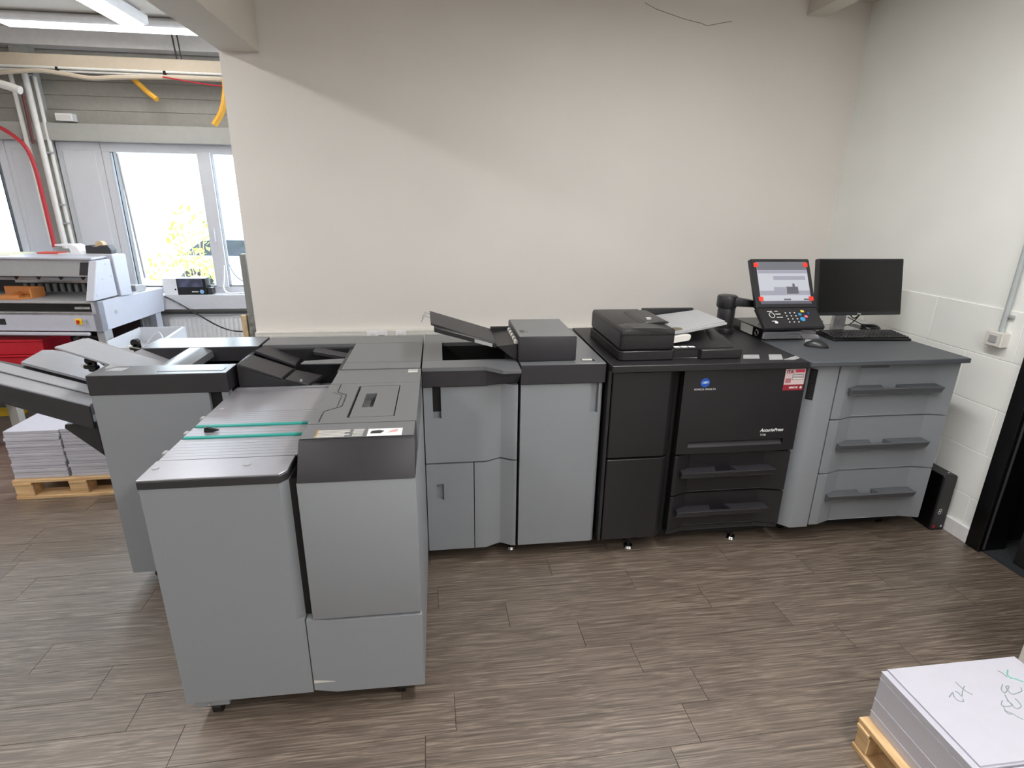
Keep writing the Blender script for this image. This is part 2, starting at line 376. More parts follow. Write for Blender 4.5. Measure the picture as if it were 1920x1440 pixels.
# cable duct on the back wall
t3 = struct('trim_3', B().box(-1.555, XW-.006, YB-.05, YB, 0.755, 0.872, 0.002).box(-1.553, XW-.008, YB-.053, YB-.05, 0.775, 0.852), OFFW, 'white cable duct along the wall behind the machines')
def socket(x0, x1, black, label):
    t = thing('wall_socket', label, 'socket', ((x0+x1)/2, YB-.053, 0.80), group='sockets on the cable duct')
    part('cover_plate', B().box(x0, x1, YB-.062, YB-.053, 0.795, 0.874, 0.003, 2), WHITE, t)
    if black:
        part('plug_hole', B().cyl(((x0+.04), YB-.060, .838), .02, -.004, 'y'), OFFW, t)
        part('data_port', B().box(x1-.058, x1-.018, YB-.0645, YB-.060, 0.825, 0.845), JET, t, 'black data port')
    else:
        part('rocker', B().box(x0+.018, x1-.018, YB-.066, YB-.060, 0.815, 0.856, 0.002), OFFW, t)
socket(-0.841, -0.706, True, 'wide white double socket with black port on the cable duct')
socket(-0.655, -0.580, False, 'small single white socket on the cable duct')

# ---- window wall
zs_, zl_ = 0.86, 2.135
struct('wall_window', B().box(XL, XW+.1, YWIN, YWIN+.3, 0, zs_).box(XL, XW+.1, YWIN, YWIN+.3, zl_, ZC)
       .box(-5.9, -5.6, YWIN, YWIN+.3, zs_, zl_).box(-7.8, -7.6, YWIN, YWIN+.3, zs_, zl_).box(XL, -9.5, YWIN, YWIN+.3, zs_, zl_).box(-3.90, -3.16, YWIN, YWIN+.3, zs_, zl_).box(-1.10, XW+.1, YWIN, YWIN+.3, zs_, zl_), OFFW, 'cream outer wall with the windows')
wc = struct('wall_siding', B().box(XL, XW, YWIN-.012, YWIN, 2.27, 2.815), GWALL, 'grey boarded strip above the windows')
for i in range(5):
    z0 = 2.272+i*0.1085
    part('siding_board', B().box(XL, XW, YWIN-.024, YWIN-.012, z0, z0+.1065, 0.002), GWALL, wc)
struct('trim_7', B().box(XL, XW, YWIN-.16, YWIN, 2.82, ZC-.001, .002), WHITE, 'white strip between siding and ceiling')
struct('trim_4', B().box(XL, XW, YWIN-.13, YWIN, 2.135, 2.268, 0.003), CREAM, 'cream shutter box over the window')
struct('trim_5', B().box(XL, XW, YWIN-.20, YWIN, 0.735, 0.865, 0.004), PVC, 'deep white window sill')
struct('trim_6', B().box(-3.66, -3.52, YWIN-.10, YWIN, 0, ZC, 0.003), CREAM, 'cream pillar between the windows')
def casement(n, x0, x1, mull, label):
    t = thing(n, label, 'window', ((x0+x1)/2, YWIN, zs_)); t['kind'] = 'structure'
    y0, y1 = YWIN-.05, YWIN+.03
    part('window_frame', B().box(x0, x1, y0, y1, zl_-.075, zl_, .003).box(x0, x1, y0, y1, zs_, zs_+.06, .003).box(x0, x0+.06, y0, y1, zs_+.06, zl_-.075, .003).box(x1-.06, x1, y0, y1, zs_+.06, zl_-.075, .003), PVC, t)
    xs = [x0+.03]+mull+[x1-.03]
    for a in mull: part('mullion', B().box(a-.055, a+.055, y0-.012, y1, zs_+.05, zl_-.06, .004), PVC, t)
    for a, c in zip(xs, xs[1:]):
        f = part('sash_seal', B().box(a+.05, a+.058, y0+.004, y1-.02, zs_+.06, zl_-.075).box(c-.058, c-.05, y0+.004, y1-.02, zs_+.06, zl_-.075).box(a+.05, c-.05, y0+.004, y1-.02, zs_+.06, zs_+.068), DARK, t, 'dark rubber gasket')
        part('pane', B().box(a+.03, c-.03, y0+.035, y0+.041, zs_+.03, zl_-.04), GLASS, t)
    return t
w1 = casement('window_1', -3.16, -1.10, [-2.345], 'white framed window beside the cutting machine')
casement('window_2', -5.6, -3.90, [-4.75], 'white framed window cut off by the picture edge')
casement('window_3', -7.6, -5.9, [-6.75], 'white framed window further along the workshop')
casement('window_4', -9.5, -7.8, [-8.65], 'white framed window at the end of the workshop')
part('window_handle', B().box(-2.352, -2.338, YWIN-.09, YWIN-.062, 1.32, 1.44, .003), PVC, w1)
part('blind_rod', B().tube([(-3.035, YWIN-.06, 2.05), (-3.0, YWIN-.065, 1.0)], .010, 8), LTG, w1, 'grey blind rod at the side of the glass')
# closed white panels beside the windows
for n, (a, c), lb in (('cupboard_panel', (-3.51, -3.165), 'flat white panel between pillar and window'), ('cupboard_panel', (-3.90, -3.665), 'flat white panel between pillar and outer window')):
    t = thing(n, lb, 'panel', ((a+c)/2, YWIN-.06, zs_), group='white panels beside the windows')
    part('panel_frame', B().box(a, c, YWIN-.045, YWIN-.001, zs_+.005, zl_-.001, .003), PVC, t)
    part('panel_field', B().box(a+.045, c-.05, YWIN-.052, YWIN-.044, zs_+.06, zl_-.065, .003), PVC, t)

# ================================================================== LAMPS
def lamp_y(x, y0, y1, label, z=2.845):
    t = thing('ceiling_lamp', label, 'lamp', (x, (y0+y1)/2, z), group='long ceiling lamps')
    h = .045
    part('housing', B().prism([(x-.105, z+.01), (x-.085, z-.0), (x+.085, z-.0), (x+.105, z+.01), (x+.105, z+.06), (x+.06, ZC-.004), (x-.06, ZC-.004), (x-.105, z+.06)], 'y', y0, y1, .004), WHITE, t)
    part('diffuser', B().box(x-.072, x+.072, y0+.02, y1-.02, z-.006, z), TUBE if x > -1 else TUBE1, t, 'glowing white diffuser')
lamp_y(-2.425, 0.95, 2.50, 'white linear lamp running towards the window wall')
lamp_y(-2.425, -0.85, 0.70, 'white linear lamp over the stacked paper')
lamp_y(-2.425, -2.65, -1.10, 'white linear lamp beside the viewer')
lamp_y(-2.425, -4.45, -2.90, 'white linear lamp behind the viewer in the workshop')
for xr, wd in ((-4.9, 'middle'), (-7.4, 'outer')):
    for y0, w2 in ((-0.85, 'level with the machines'), (-2.65, 'level with the viewer'), (-4.45, 'at the rear wall')):
        lamp_y(xr, y0, y0+1.55, 'white linear lamp in the '+wd+' workshop row '+w2)
lamp_y(0.9, -1.45, 0.10, 'white linear lamp above the black printer')
lamp_y(0.9, -3.30, -1.75, 'white linear lamp above the viewer near the doorway')
lamp_y(0.9, -5.15, -3.60, 'white linear lamp at the rear near the doorway')
t = thing('ceiling_lamp', 'white linear lamp running along the window wall', 'lamp', (-2.6, 2.69, 2.865), group='long ceiling lamps')
part('housing', B().prism([(2.585, 2.875), (2.60, 2.865), (2.78, 2.865), (2.795, 2.875), (2.795, 2.90), (2.75, ZC-.004), (2.63, ZC-.004), (2.585, 2.90)], 'x', -3.40, -1.75, .003), WHITE, t)
part('diffuser', B().box(-3.38, -1.77, 2.61, 2.77, 2.859, 2.865), TUBE2, t, 'glowing white diffuser')

# ================================================================== PAPER FEEDER CABINET
pf = thing('paper_feeder', 'grey three-drawer paper feeder cabinet with slate top by the side wall', 'printer cabinet', (1.79, .4, 0))
part('body', B().box(1.41, 2.200, .125, .76, .10, .997), GAP, pf)
part('table_top', B().box(1.356, 2.192, 0.0, .79, .996, 1.02, .003), SLATE, pf)
col_ = part('side_column', B().prism([(1.402, .10), (1.445, .052), (1.546, .052), (1.546, .16), (1.402, .16)], 'z', .095, .995, .002), GREY, pf)
ux, uy = (1.445-1.402), (.052-.10); ul = math.hypot(ux, uy); ux /= ul; uy /= ul; nx, ny = uy, -ux
def onface(s, dpt): return (1.402+ux*s+nx*dpt, .10+uy*s+ny*dpt)
a, b_, c, d_ = onface(.022, -.002), onface(.056, -.002), onface(.056, .0010), onface(.022, .0010)
vt = part('vent', B().prism([a, b_, c, d_], 'z', .808, .965), GAP, col_, 'dark ventilation slot')
for i in range(11):
    z = .818+i*.0128
    a, b_, c, d_ = onface(.028, 0), onface(.050, 0), onface(.048, .003), onface(.028, .003)
    bb = B().prism([a, b_, c, d_], 'z', z, z+.0062)
    part('louvre', bb, BLK, col_)
prof = [(1.553, .052), (1.60, .052), (1.69, .088), (2.105, .088), (2.203, .055), (2.203, .14), (1.553, .14)]
def handle(parent, x0, x1, zt, yf, yb, m):
    t_ = .033; xa = x0+(x1-x0)*.36; xb = x0+(x1-x0)*.60
    b = B().hexa([(x0, yf+.014, zt-t_), (x1, yf+.014, zt-t_), (x1, yf+.024, zt-t_), (x0, yf+.024, zt-t_), (x0, yf, zt), (x1, yf, zt), (x1, yf+.016, zt), (x0, yf+.016, zt)], .0015)
    for p, q in ((x0+.004, xa), (xb, x1-.004)):
        b.hexa([(p, yf+.012, zt-t_), (q, yf+.012, zt-t_), (q+(.02 if q == xa else 0), yb, zt-.012), (p-(.0 if p != xb else .02), yb, zt-.012),
                (p, yf+.012, zt), (q, yf+.012, zt), (q+(.02 if q == xa else 0), yb, zt+.002), (p-(.0 if p != xb else .02), yb, zt+.002)])
    b.box(x0+.01, x1-.01, yf+.02, yb, zt-t_, zt-t_+.006)
    return part('handle', b, m, parent)
for z0, z1, hz in ((.704, .986, .866), (.406, .698, .570), (.105, .400, .281)):
    dr = part('drawer', B().prism(prof, 'z', z0, z1, .0025), GREY, pf)
    handle(dr, 1.618, 2.122, hz, .028, .09, HNDL)
    if z1 > .9: part('label_holder', B().box(1.665, 1.84, .0862, .089, .958, .976), MIDG, dr)
part('plinth', B().box(1.43, 2.16, .17, .74, .028, .105), GAP, pf)
for x, y in ((1.5, .2), (2.1, .2), (1.5, .7), (2.1, .7)): part('caster', B().cyl((x-.012, y, .022), .022, .024, 'x'), JET, pf)

# ================================================================== DIGITAL PRESS (black)
mb = thing('digital_press', 'black production printer with two drawers and logo on its front cover', 'printer', (.88, .4, 0))
part('body', B().box(.404, 1.388, .105, .79, .09, .99), GAP, mb)
part('lid', B().box(.406, 1.353, .015, .80, .987, 1.02, .003), BLK, mb)
dp = [(.424, .05), (.70, .05), (.738, .078), (.738, .11), (.424, .11)]
part('door', B().prism(dp, 'z', .549, .978, .003), BLK, mb)
part('door', B().prism(dp, 'z', .095, .539, .003), BLK, mb)
part('side_trim', B().box(.404, .420, .056, .11, .09, .986, .002), BLKS, mb)
fc = part('front_cover', B().holed(.765, 1.378, .553, .982, .05, .085, .822, 1.315, .586, .616, .022), BLK, mb)
part('grip_ledge', B().prism([(.052, .586), (.071, .586), (.071, .610)], 'x', .824, 1.313), DARK, fc)
prm = [(.765, .05), (.782, .05), (.86, .086), (1.255, .086), (1.372, .05), (1.372, .13), (.765, .13)]
for z0, z1, hz in ((.325, .541, .459), (.128, .317, .240)):
    dr = part('drawer', B().prism(prm, 'z', z0, z1, .0025), BLK, mb)
    handle(dr, .800, 1.292, hz, .026, .088, DARK)
part('base_trim', B().prism([(.765, .06), (.79, .06), (.86, .09), (1.255, .09), (1.372, .06), (1.372, .13), (.765, .13)], 'z', .098, .122, .002), BLKS, mb)
part('plinth', B().box(.43, 1.36, .13, .75, .05, .10), GAP, mb)
for x, y in ((.595, .118), (1.176, .139), (.55, .7), (1.2, .7)):
    f = part('levelling_foot', B().cyl((x, y, 0), .027, .012, r2=.02), CHROME, mb, 'round chrome foot')
    part('foot_stem', B().cyl((x, y, .012), .008, .06), GAP, f)
lg = part('logo_globe', B().cyl((.870, .0499, .918), .0225, -.0012, 'y', 40), BLUE, fc, 'round blue emblem with white stripes')
for i, (dz, hw, th) in enumerate(((.008, .017, .0011), (.0045, .0195, .0017), (.0005, .0205, .0022), (-.004, .0195, .0013))):
    part('emblem_stripe', B().prism([(.870-hw, .918+dz-.002), (.870, .918+dz+th), (.870+hw, .918+dz+.002), (.870, .918+dz-th)], 'y', .0480, .0488), BLUEL if i != 2 else WPRINT, mb)
text('lettering', 'KONICA MINOLTA', .0125, WPRINT, mb, (.820, .0495, .8815))
text('lettering', 'AccurioPress', .0225, WPRINT, mb, (1.186, .0495, .6565), shear=.25, bold=.0005)
text('lettering', '7136', .0155, WPRINT, mb, (1.188, .0495, .6345), shear=.1)
sk = part('sticker', B().box(1.266, 1.369, .0492, .05, .868, .975), mat('sticker red', rgb(150, 35, 50), .5), mb, 'red and white service sticker')
part('sticker_field', B().box(1.2665, 1.3685, .0486, .0493, .897, .9745), mat('sticker white', rgb(225, 205, 208), .5), sk)
part('sticker_band', B().box(1.318, 1.365, .0480, .0487, .957, .972), mat('sticker pink', rgb(240, 70, 100), .5), sk)
for z in (.936, .922): part('sticker_line', B().box(1.305, 1.362, .0480, .0487, z, z+.010), mat('sticker grey', rgb(70, 50, 55), .5), sk); part('sticker_line', B().box(1.307, 1.360, .0476, .0481, z+.002, z+.008), WPRINT, sk)
text('sticker_lettering', 'ITA', .022, mat('sticker dark red', rgb(150, 30, 45), .5), sk, (1.273, .0483, .953), bold=.0008)
text('sticker_lettering', 'REMOTE', .0115, WPRINT, sk, (1.297, .0488, .878), bold=.0005)
part('sticker_icon', B().cyl((1.357, .0488, .882), .006, -.0006, 'y', 20), WPRINT, sk)
part('sticker_line', B().box(1.272, 1.30, .0480, .0487, .905, .928), mat('sticker map red', rgb(190, 120, 125), .5), sk)
part('glass_plate', B().slab([(1.062, .085, 1.0212), (1.143, .080, 1.0212), (1.178, .148, 1.0212), (1.10, .152, 1.0212)], .0012), LTG, mb, 'pale reflecting plate on the lid')
part('glass_plate', B().slab([(1.178, .058, 1.0212), (1.245, .055, 1.0212), (1.292, .143, 1.0212), (1.228, .147, 1.0212)], .0012), LTG, mb)
part('glass_plate', B().slab([(1.248, .054, 1.0212), (1.300, .048, 1.0212), (1.345, .075, 1.0212), (1.350, .115, 1.0212), (1.294, .143, 1.0212)][:4], .0012), LTG, mb)

# ---- document feeder on the press
af = thing('document_feeder', 'black document feeder with pale paper tray on the black printer', 'scanner', (.76, .35, 1.02))
part('base', B().prism([(.458, .10), (.475, .088), (.715, .088), (.725, .112), (.845, .112), (.855, .088), (1.055, .088), (1.055, .60), (.458, .60)], 'z', 1.022, 1.066, .003), BLK, af)
fb = part('feeder_block', B().box(.462, .720, .096, .60, 1.066, 1.166, .012, 3), BLK, af)
part('top_cover', B().prism([(.466, 1.150), (.478, 1.168), (.52, 1.174), (.64, 1.172), (.705, 1.162), (.716, 1.142), (.716, 1.138), (.466, 1.138)], 'y', .092, .20, .004, 2), BLKS, fb, 'glossy rounded front cover')
part('side_groove', B().box(.4605, .4630, .11, .59, 1.08, 1.15), DARK, fb)
part('cover_lip', B().prism([(.60, 1.166), (.725, 1.166), (.735, 1.172), (.715, 1.178), (.62, 1.175)], 'y', .21, .50, .002), BLKS, fb)
part('button', B().box(.648, .672, .285, .305, 1.174, 1.1785), LABEL, fb, 'small white label')
part('button', B().box(.640, .660, .255, .27, 1.174, 1.178), LTG, fb)
part('rear_wall', B().box(.72, 1.005, .535, .56, 1.066, 1.178, .004), BLKS, af)
part('input_tray', B().slab([(.722, .20, 1.128), (.82, .185, 1.142), (1.012, .205, 1.177), (1.010, .50, 1.176)], .010).slab([(.722, .20, 1.128), (1.010, .50, 1.176), (.722, .53, 1.135), (.7215, .53, 1.135)], .010), LTG, af, 'pale grey sloping input tray')
part('tray_rim', B().prism([(.735, 1.118), (.82, 1.128), (1.01, 1.163), (1.012, 1.173), (.82, 1.140), (.735, 1.126)], 'y', .18, .20, .002), LTG, af)
part('paper_guide', B().prism([(.735, 1.10), (.735, 1.142), (.752, 1.150), (.79, 1.148), (.812, 1.132), (.815, 1.10)], 'y', .196, .203), GUIDE, af, 'translucent amber paper guide')
part('guide_block', B().prism([(.722, 1.078), (.722, 1.106), (.80, 1.122), (.828, 1.120), (.830, 1.105), (.822, 1.092)], 'y', .165, .20, .002), OFFW, af, 'off white guide block')
part('output_tray', B().hexa([(.735, .115, 1.066), (1.02, .115, 1.066), (1.03, .52, 1.066), (.735, .52, 1.066), (.735, .115, 1.068), (1.02, .115, 1.070), (1.03, .52, 1.108), (.735, .52, 1.070)]), BLK, af)
part('output_ramp', B().hexa([(.93, .16, 1.067), (1.05, .16, 1.067), (1.05, .42, 1.067), (.93, .42, 1.067), (.93, .17, 1.070), (1.03, .30, 1.098), (1.048, .41, 1.112), (.95, .42, 1.074)]), BLKS, af)
part('stop_flap', B().box(.955, 1.02, .36, .44, 1.118, 1.136, .003), BLKS, af)
for i in range(3): part('tag', B().box(.735+i*.036, .765+i*.036, .125, .148, 1.070, 1.0715), WHITE, af, 'small white tag')

# ---- operating panel on its arm
op = thing('touch_console', 'tilted touch screen control panel with keypad on a black swivel arm', 'control panel', (1.27, .62, 1.02))
part('column', B().cyl((1.245, .63, 1.02), .052, .03, bev=.003).cyl((1.245, .63, 1.045), .047, .12, bev=.003).cyl((1.242, .63, 1.16), .055, .072, bev=.012), BLKS, op)
part('arm', B().hexa([(1.235, .585, 1.175), (1.40, .56, 1.17), (1.40, .60, 1.17), (1.235, .67, 1.175), (1.235, .585, 1.228), (1.40, .56, 1.205), (1.40, .60, 1.205), (1.235, .67, 1.228)], .008, 2), BLKS, op)
part('arm_bracket', B().box(1.38, 1.58, .545, .60, 1.16, 1.26, .008), BLKS, op)
def pnl(pts, x0, x1, bev=.004): return B().prism(pts, 'x', x0, x1, bev)
part('screen_housing', pnl([(.596, 1.432), (.462, 1.186), (.488, 1.172), (.63, 1.42)], 1.324, 1.668, .006), BLKS, op)
kh = part('keypad_housing', pnl([(.463, 1.189), (.356, 1.106), (.362, 1.086), (.385, 1.088), (.492, 1.172)], 1.322, 1.662, .005), BLK, op)
# frame of the screen plane: u along x, s up the slope, n out of it
sl = Vector((0, .596-.462, 1.432-1.186)); slen = sl.length; sl.normalize(); sn = Vector((0, -sl.z, sl.y))
def onscreen(x, s, h): return (Vector((x, .462, 1.186))+sl*s+sn*h)
def splate(x0, x1, s0, s1, h0, h1):
    return B().hexa([tuple(onscreen(*q)) for q in ((x0,s0,h0),(x1,s0,h0),(x1,s1,h0),(x0,s1,h0),(x0,s0,h1),(x1,s0,h1),(x1,s1,h1),(x0,s1,h1))])
sc_ = part('screen', splate(1.352, 1.642, .026, .262, 0, .0015), SCREEN, op, 'lit screen showing a printer diagram')
for nm, q, m in (('screen_header', (1.352, 1.642, .215, .262), SCREEND), ('screen_header', (1.356, 1.640, .196, .213), SCREENM), ('screen_caption', (1.44, 1.625, .158, .180), SCREENM),
                 ('screen_band', (1.352, 1.642, .072, .098), SCREENM), ('screen_picture', (1.435, 1.505, .072, .118), SCREENM), ('screen_picture', (1.508, 1.575, .080, .120), SCREENK), ('screen_picture', (1.545, 1.558, .120, .137), SCREENK), ('screen_footer', (1.352, 1.642, .026, .040), SCREENK),
                 ('screen_button', (1.485, 1.525, .044, .052), SCREENK), ('screen_button', (1.60, 1.635, .044, .052), SCREENK)):
    part(nm, splate(*q, .0015, .0021 if m is not SCREENK else .0025), m, sc_)
TAPE = mat('red tape', rgb(235, 60, 45), .5)
for x, s in ((1.336, .232), (1.624, .232), (1.340, .040), (1.630, .040)): part('tape_piece', splate(x, x+.026, s, s+.024, .001, .003), TAPE, op, 'piece of red tape on the screen corner')
kl = Vector((0, .463-.356, 1.189-1.106)); kl.normalize(); kn = Vector((0, -kl.z, kl.y))
def onkey(x, s, h): return Vector((x, .356, 1.106))+kl*s+kn*h
def kplate(x0, x1, s0, s1, h=.0022):
    return B().hexa([tuple(onkey(*q)) for q in ((x0,s0,0),(x1,s0,0),(x1,s1,0),(x0,s1,0),(x0,s0,h),(x1,s0,h),(x1,s1,h),(x0,s1,h))])
KW = WPRINT
for i in range(4):
    for j in range(3): part('key', kplate(1.468+j*.026-.004*i*0, 1.474+j*.026, .094-i*.021, .100-i*.021), KW, kh)
for x0, x1, s0, s1 in ((1.372, 1.400, .108, .112), (1.412, 1.432, .108, .112), (1.412, 1.440, .088, .092), (1.412, 1.446, .066, .070), (1.375, 1.40, .040, .044)): part('key_legend', kplate(x0, x1, s0, s1, .001), KW, kh)
part('key', kplate(1.388, 1.404, .026, .038), KW, kh)
part('dial_ring', B().tube([tuple(onkey(1.388+.014*math.cos(a*.3), .082+.018*math.sin(a*.3), .002)) for a in range(22)], .0016, 6), KW, kh)
for x, s, r, m in ((1.548, .085, .009, mat('key blue', rgb(60, 150, 205), .4)), (1.552, .052, .014, mat('key blue', rgb(60, 150, 205), .4)), (1.578, .070, .009, mat('key pink', rgb(225, 110, 130), .4)), (1.60, .092, .006, BLUE)):
    b = B(); ring = [tuple(onkey(x+r*math.cos(k*math.pi/8), s+r*math.sin(k*math.pi/8), .003)) for k in range(16)]; ring0 = [tuple(onkey(x+r*math.cos(k*math.pi/8), s+r*math.sin(k*math.pi/8), 0)) for k in range(16)]
    v1 = [b.bm.verts.new(p) for p in ring]; v0 = [b.bm.verts.new(p) for p in ring0]; b.bm.faces.new(v1); b.bm.faces.new(v0[::-1])
    for k in range(16): b.bm.faces.new([v0[k], v0[(k+1)%16], v1[(k+1)%16], v1[k]])
    part('round_key', b, m, kh)
part('square_key', kplate(1.562, 1.580, .100, .114), mat('key yellow', rgb(225, 205, 90), .4), kh, 'yellow key')

# ================================================================== RELAY UNIT (right of the folding unit)
ru = thing('relay_unit', 'narrow grey unit with one tall door beside the black printer', 'printer cabinet', (.2, .43, 0))
part('body', B().box(.002, .394, .12, .785, .07, .93), GAP, ru)
part('top_cover', B().box(.001, .395, .072, .79, .925, 1.017, .0025), DARK, ru)
part('top_plate', B().box(.002, .394, .073, .789, 1.0165, 1.0182, .0006), MIDG, ru)
b = B().holed(.005, .372, .075, .921, .084, .125, .332, .370, .775, .9209, .022)
b.prism([(.3719, .084), (.380, .0855), (.387, .091), (.391, .1), (.391, .125), (.3719, .125)], 'z', .075, .921)
part('door', b, GREY, ru)
part('slot', B().box(.292, .352, .112, .142, 1.018, 1.0192), JET, ru, 'black slot with pale slider')
part('slider', B().box(.294, .340, .118, .136, 1.0188, 1.0225), LABEL, ru)
part('plinth', B().box(.03, .37, .16, .75, .03, .075), GAP, ru)
for x, y in ((.05, .2), (.34, .2), (.05, .72), (.34, .72)): part('caster', B().cyl((x-.012, y, .021), .021, .024, 'x'), JET, ru)

# ---- sheet inserter
si = thing('sheet_inserter', 'dark grey sheet inserter head with tilted paper tray on the relay unit', 'sheet feeder', (.13, .32, 1.018))
part('head', B().box(-.004, .264, .120, .505, 1.0195, 1.1345, .006, 2), DARK, si)
part('head_top', B().box(.0, .260, .124, .501, 1.133, 1.1362, .002), MIDG, si)
part('sensor_window', B().box(.016, .036, .205, .248, 1.1355, 1.1372), JET, si)
part('slot', B().box(.045, .048, .205, .245, 1.1355, 1.1368), JET, si)
for i in range(5):
    y = .15+i*.06
    part('feed_roller', B().cyl((-.010, y, 1.104), .011, .022, 'y', 14), OFFW, si, 'small white feed roller')
zt = lambda x: 1.098+(-.105-x)*.335
tr = part('paper_tray', B().slab([(-.392, .17, zt(-.392)), (-.10, .17, zt(-.10)), (-.10, .47, zt(-.10)), (-.40, .44, zt(-.40))], .010), DARK, si, 'tilted dark paper tray')
part('tray_front_rail', B().hexa([(-.378, .145, 1.158), (-.10, .145, 1.078), (-.10, .172, 1.078), (-.378, .172, 1.158), (-.378, .145, 1.180), (-.10, .145, 1.100), (-.10, .172, 1.102), (-.378, .172, 1.184)], .003), BLK, tr)
part('size_scale', B().hexa([(-.20, .1435, 1.108), (-.12, .1435, 1.085), (-.12, .146, 1.085), (-.20, .146, 1.108), (-.20, .1435, 1.124), (-.12, .1435, 1.101), (-.12, .146, 1.101), (-.20, .146, 1.124)]), LTG, tr, 'pale paper size scale')
part('tray_support', B().prism([(-.10, 1.088), (-.005, 1.098), (-.005, 1.03), (-.02, 1.025)], 'y', .145, .46, .002), BLK, si)
part('side_wall', B().box(-.10, -.004, .45, .475, 1.03, 1.108), BLK, si)
for y in (.30, .38): part('wire_hook', B().tube([(-.385, y, 1.186), (-.42, y, 1.200), (-.437, y, 1.176), (-.434, y, 1.168)], .0018, 6), STEEL, si, 'bent wire stop')

# ================================================================== FOLDING UNIT
fu = thing('folding_unit', 'grey unit with recessed front strip and open black well in its top', 'printer cabinet', (-.22, .4, 0))
part('body', B().box(-.4345, -.004, .155, .69, .07, .80), GAP, fu)
part('well', B().box(-.4345, -.345, .10, .69, .80, 1.0).box(-.345, -.004, .132, .184, .80, 1.0).box(-.345, -.004, .515, .69, .80, 1.0).box(-.02, -.004, .18, .52, .80, 1.0), GAP, fu)
part('top_plate', B().prism([(-.4355, .0665), (-.16, .0665), (-.087, .0), (-.006, .004), (-.006, .184), (-.4355, .184)], 'z', 1.0, 1.017, .0015), MIDG, fu)
part('top_plate', B().box(-.4355, -.345, .184, .514, .998, 1.017), MIDG, fu)
part('top_plate', B().box(-.4355, -.004, .514, .70, .998, 1.017), MIDG, fu)
part('fascia', B().hexa([(-.4352, .068, .929), (-.155, .068, .929), (-.155, .12, .929), (-.4352, .12, .929), (-.4352, .068, 1.0), (-.155, .068, 1.0), (-.155, .12, 1.0), (-.4352, .12, 1.0)])
     .hexa([(-.155, .068, .929), (-.007, .1, .929), (-.007, .13, .929), (-.155, .13, .929), (-.155, .068, 1.0), (-.007, .012, 1.0), (-.007, .13, 1.0), (-.155, .13, 1.0)]), DARK, fu)
fpr = [(-.20, .084), (-.155, .084), (-.088, .116), (-.078, .116), (-.026, .084), (-.008, .084), (-.008, .16), (-.20, .16)]
b = B().holed(-.434, -.20, .549, .921, .084, .13, -.394, -.357, .771, .9209, .022).prism(fpr, 'z', .549, .921)
part('door', b, GREY, fu)
part('door', B().holed(-.434, -.213, .075, .541, .084, .13, -.388, -.355, .353, .437, .022), GREY, fu)
part('lower_panel', B().prism([(-.209, .084)]+fpr[1:7]+[(-.209, .16)], 'z', .075, .541), GREY, fu)
part('plinth', B().box(-.41, -.03, .18, .66, .03, .075), GAP, fu)
f = part('levelling_foot', B().cyl((-.018, .171, 0), .02, .012, r2=.015), CHROME, fu, 'round chrome foot')
part('foot_stem', B().cyl((-.018, .171, .012), .007, .06), GAP, f)
for x, y in ((-.39, .22), (-.39, .64), (-.05, .64)): part('caster', B().cyl((x-.012, y, .021), .021, .024, 'x'), JET, fu)

# ================================================================== BOOKLET MAKER (protrudes to the front)
bk = thing('booklet_maker', 'grey booklet finisher with ribbed conveyor deck and two teal belts', 'printer cabinet', (-.83, 0, 0))
YF = -.718
# left body
part('left_body', B().prism([(-1.231, YF), (-.842, YF), (-.818, YF+.03), (-.818, .10), (-1.231, .10)], 'z', .402, .903).box(-1.231, -.818, YF, .10, .094, .402), GREY, bk)
part('pull_recess', B().box(-.822, -.792, YF+.028, YF+.06, .40, .90), GAP, bk)
part('deck_edge', B().prism([(-1.234, YF-.003), (-.838, YF-.003), (-.818, YF+.024), (-.818, .112), (-1.234, .112)], 'z', .903, .928, .002), DARK, bk)
fd = part('deck_plate', B().prism([(-1.233, YF-.002), (-.838, YF-.002), (-.819, YF+.024), (-.819, -.592), (-1.233, -.592)], 'z', .928, .934, .0015), DECK, bk)
for x, y in ((-.95, -.644), (-1.213, -.644)): part('button_cap', B().cyl((x, y, .934), .011, .0016, bev=.0006), LTG, fd)
def slats(y0, y1, n):
    wd = (y1-y0)/n
    for i in range(n): part('slat', B().box(-1.228, -.815, y0+i*wd+.0006, y0+(i+1)*wd-.0006, .928, .9342, .0008), DECK, bk)
slats(-.590, -.432, 7); slats(-.412, -.330, 3); slats(-.312, -.184, 6)
for y in (-.422, -.321): part('belt', B().box(-1.222, -.815, y-.0085, y+.0085, .928, .939, .003, 2), TEAL, bk, 'teal rubber belt')
rp = part('deck_plate', B().box(-1.228, -.80, -.182, .108, .928, .934, .0015), DECK, bk)
part('deck_rib', B().box(-1.22, -.80, .088, .108, .934, .938, .001), DECK, rp)
part('button_cap', B().cyl((-1.196, -.143, .934), .010, .0016, bev=.0006), LTG, rp)
part('stop_flag', B().prism([(-1.175, .935), (-1.150, .935), (-1.125, .940), (-1.165, .953), (-1.172, .952)], 'y', -.378, -.366, .001), JET, bk, 'small black stop flag')
for y in (-.22, -.36, -.52): part('edge_tab', B().box(-1.246, -1.231, y-.012, y+.012, .915, .932, .002), LTG, bk)
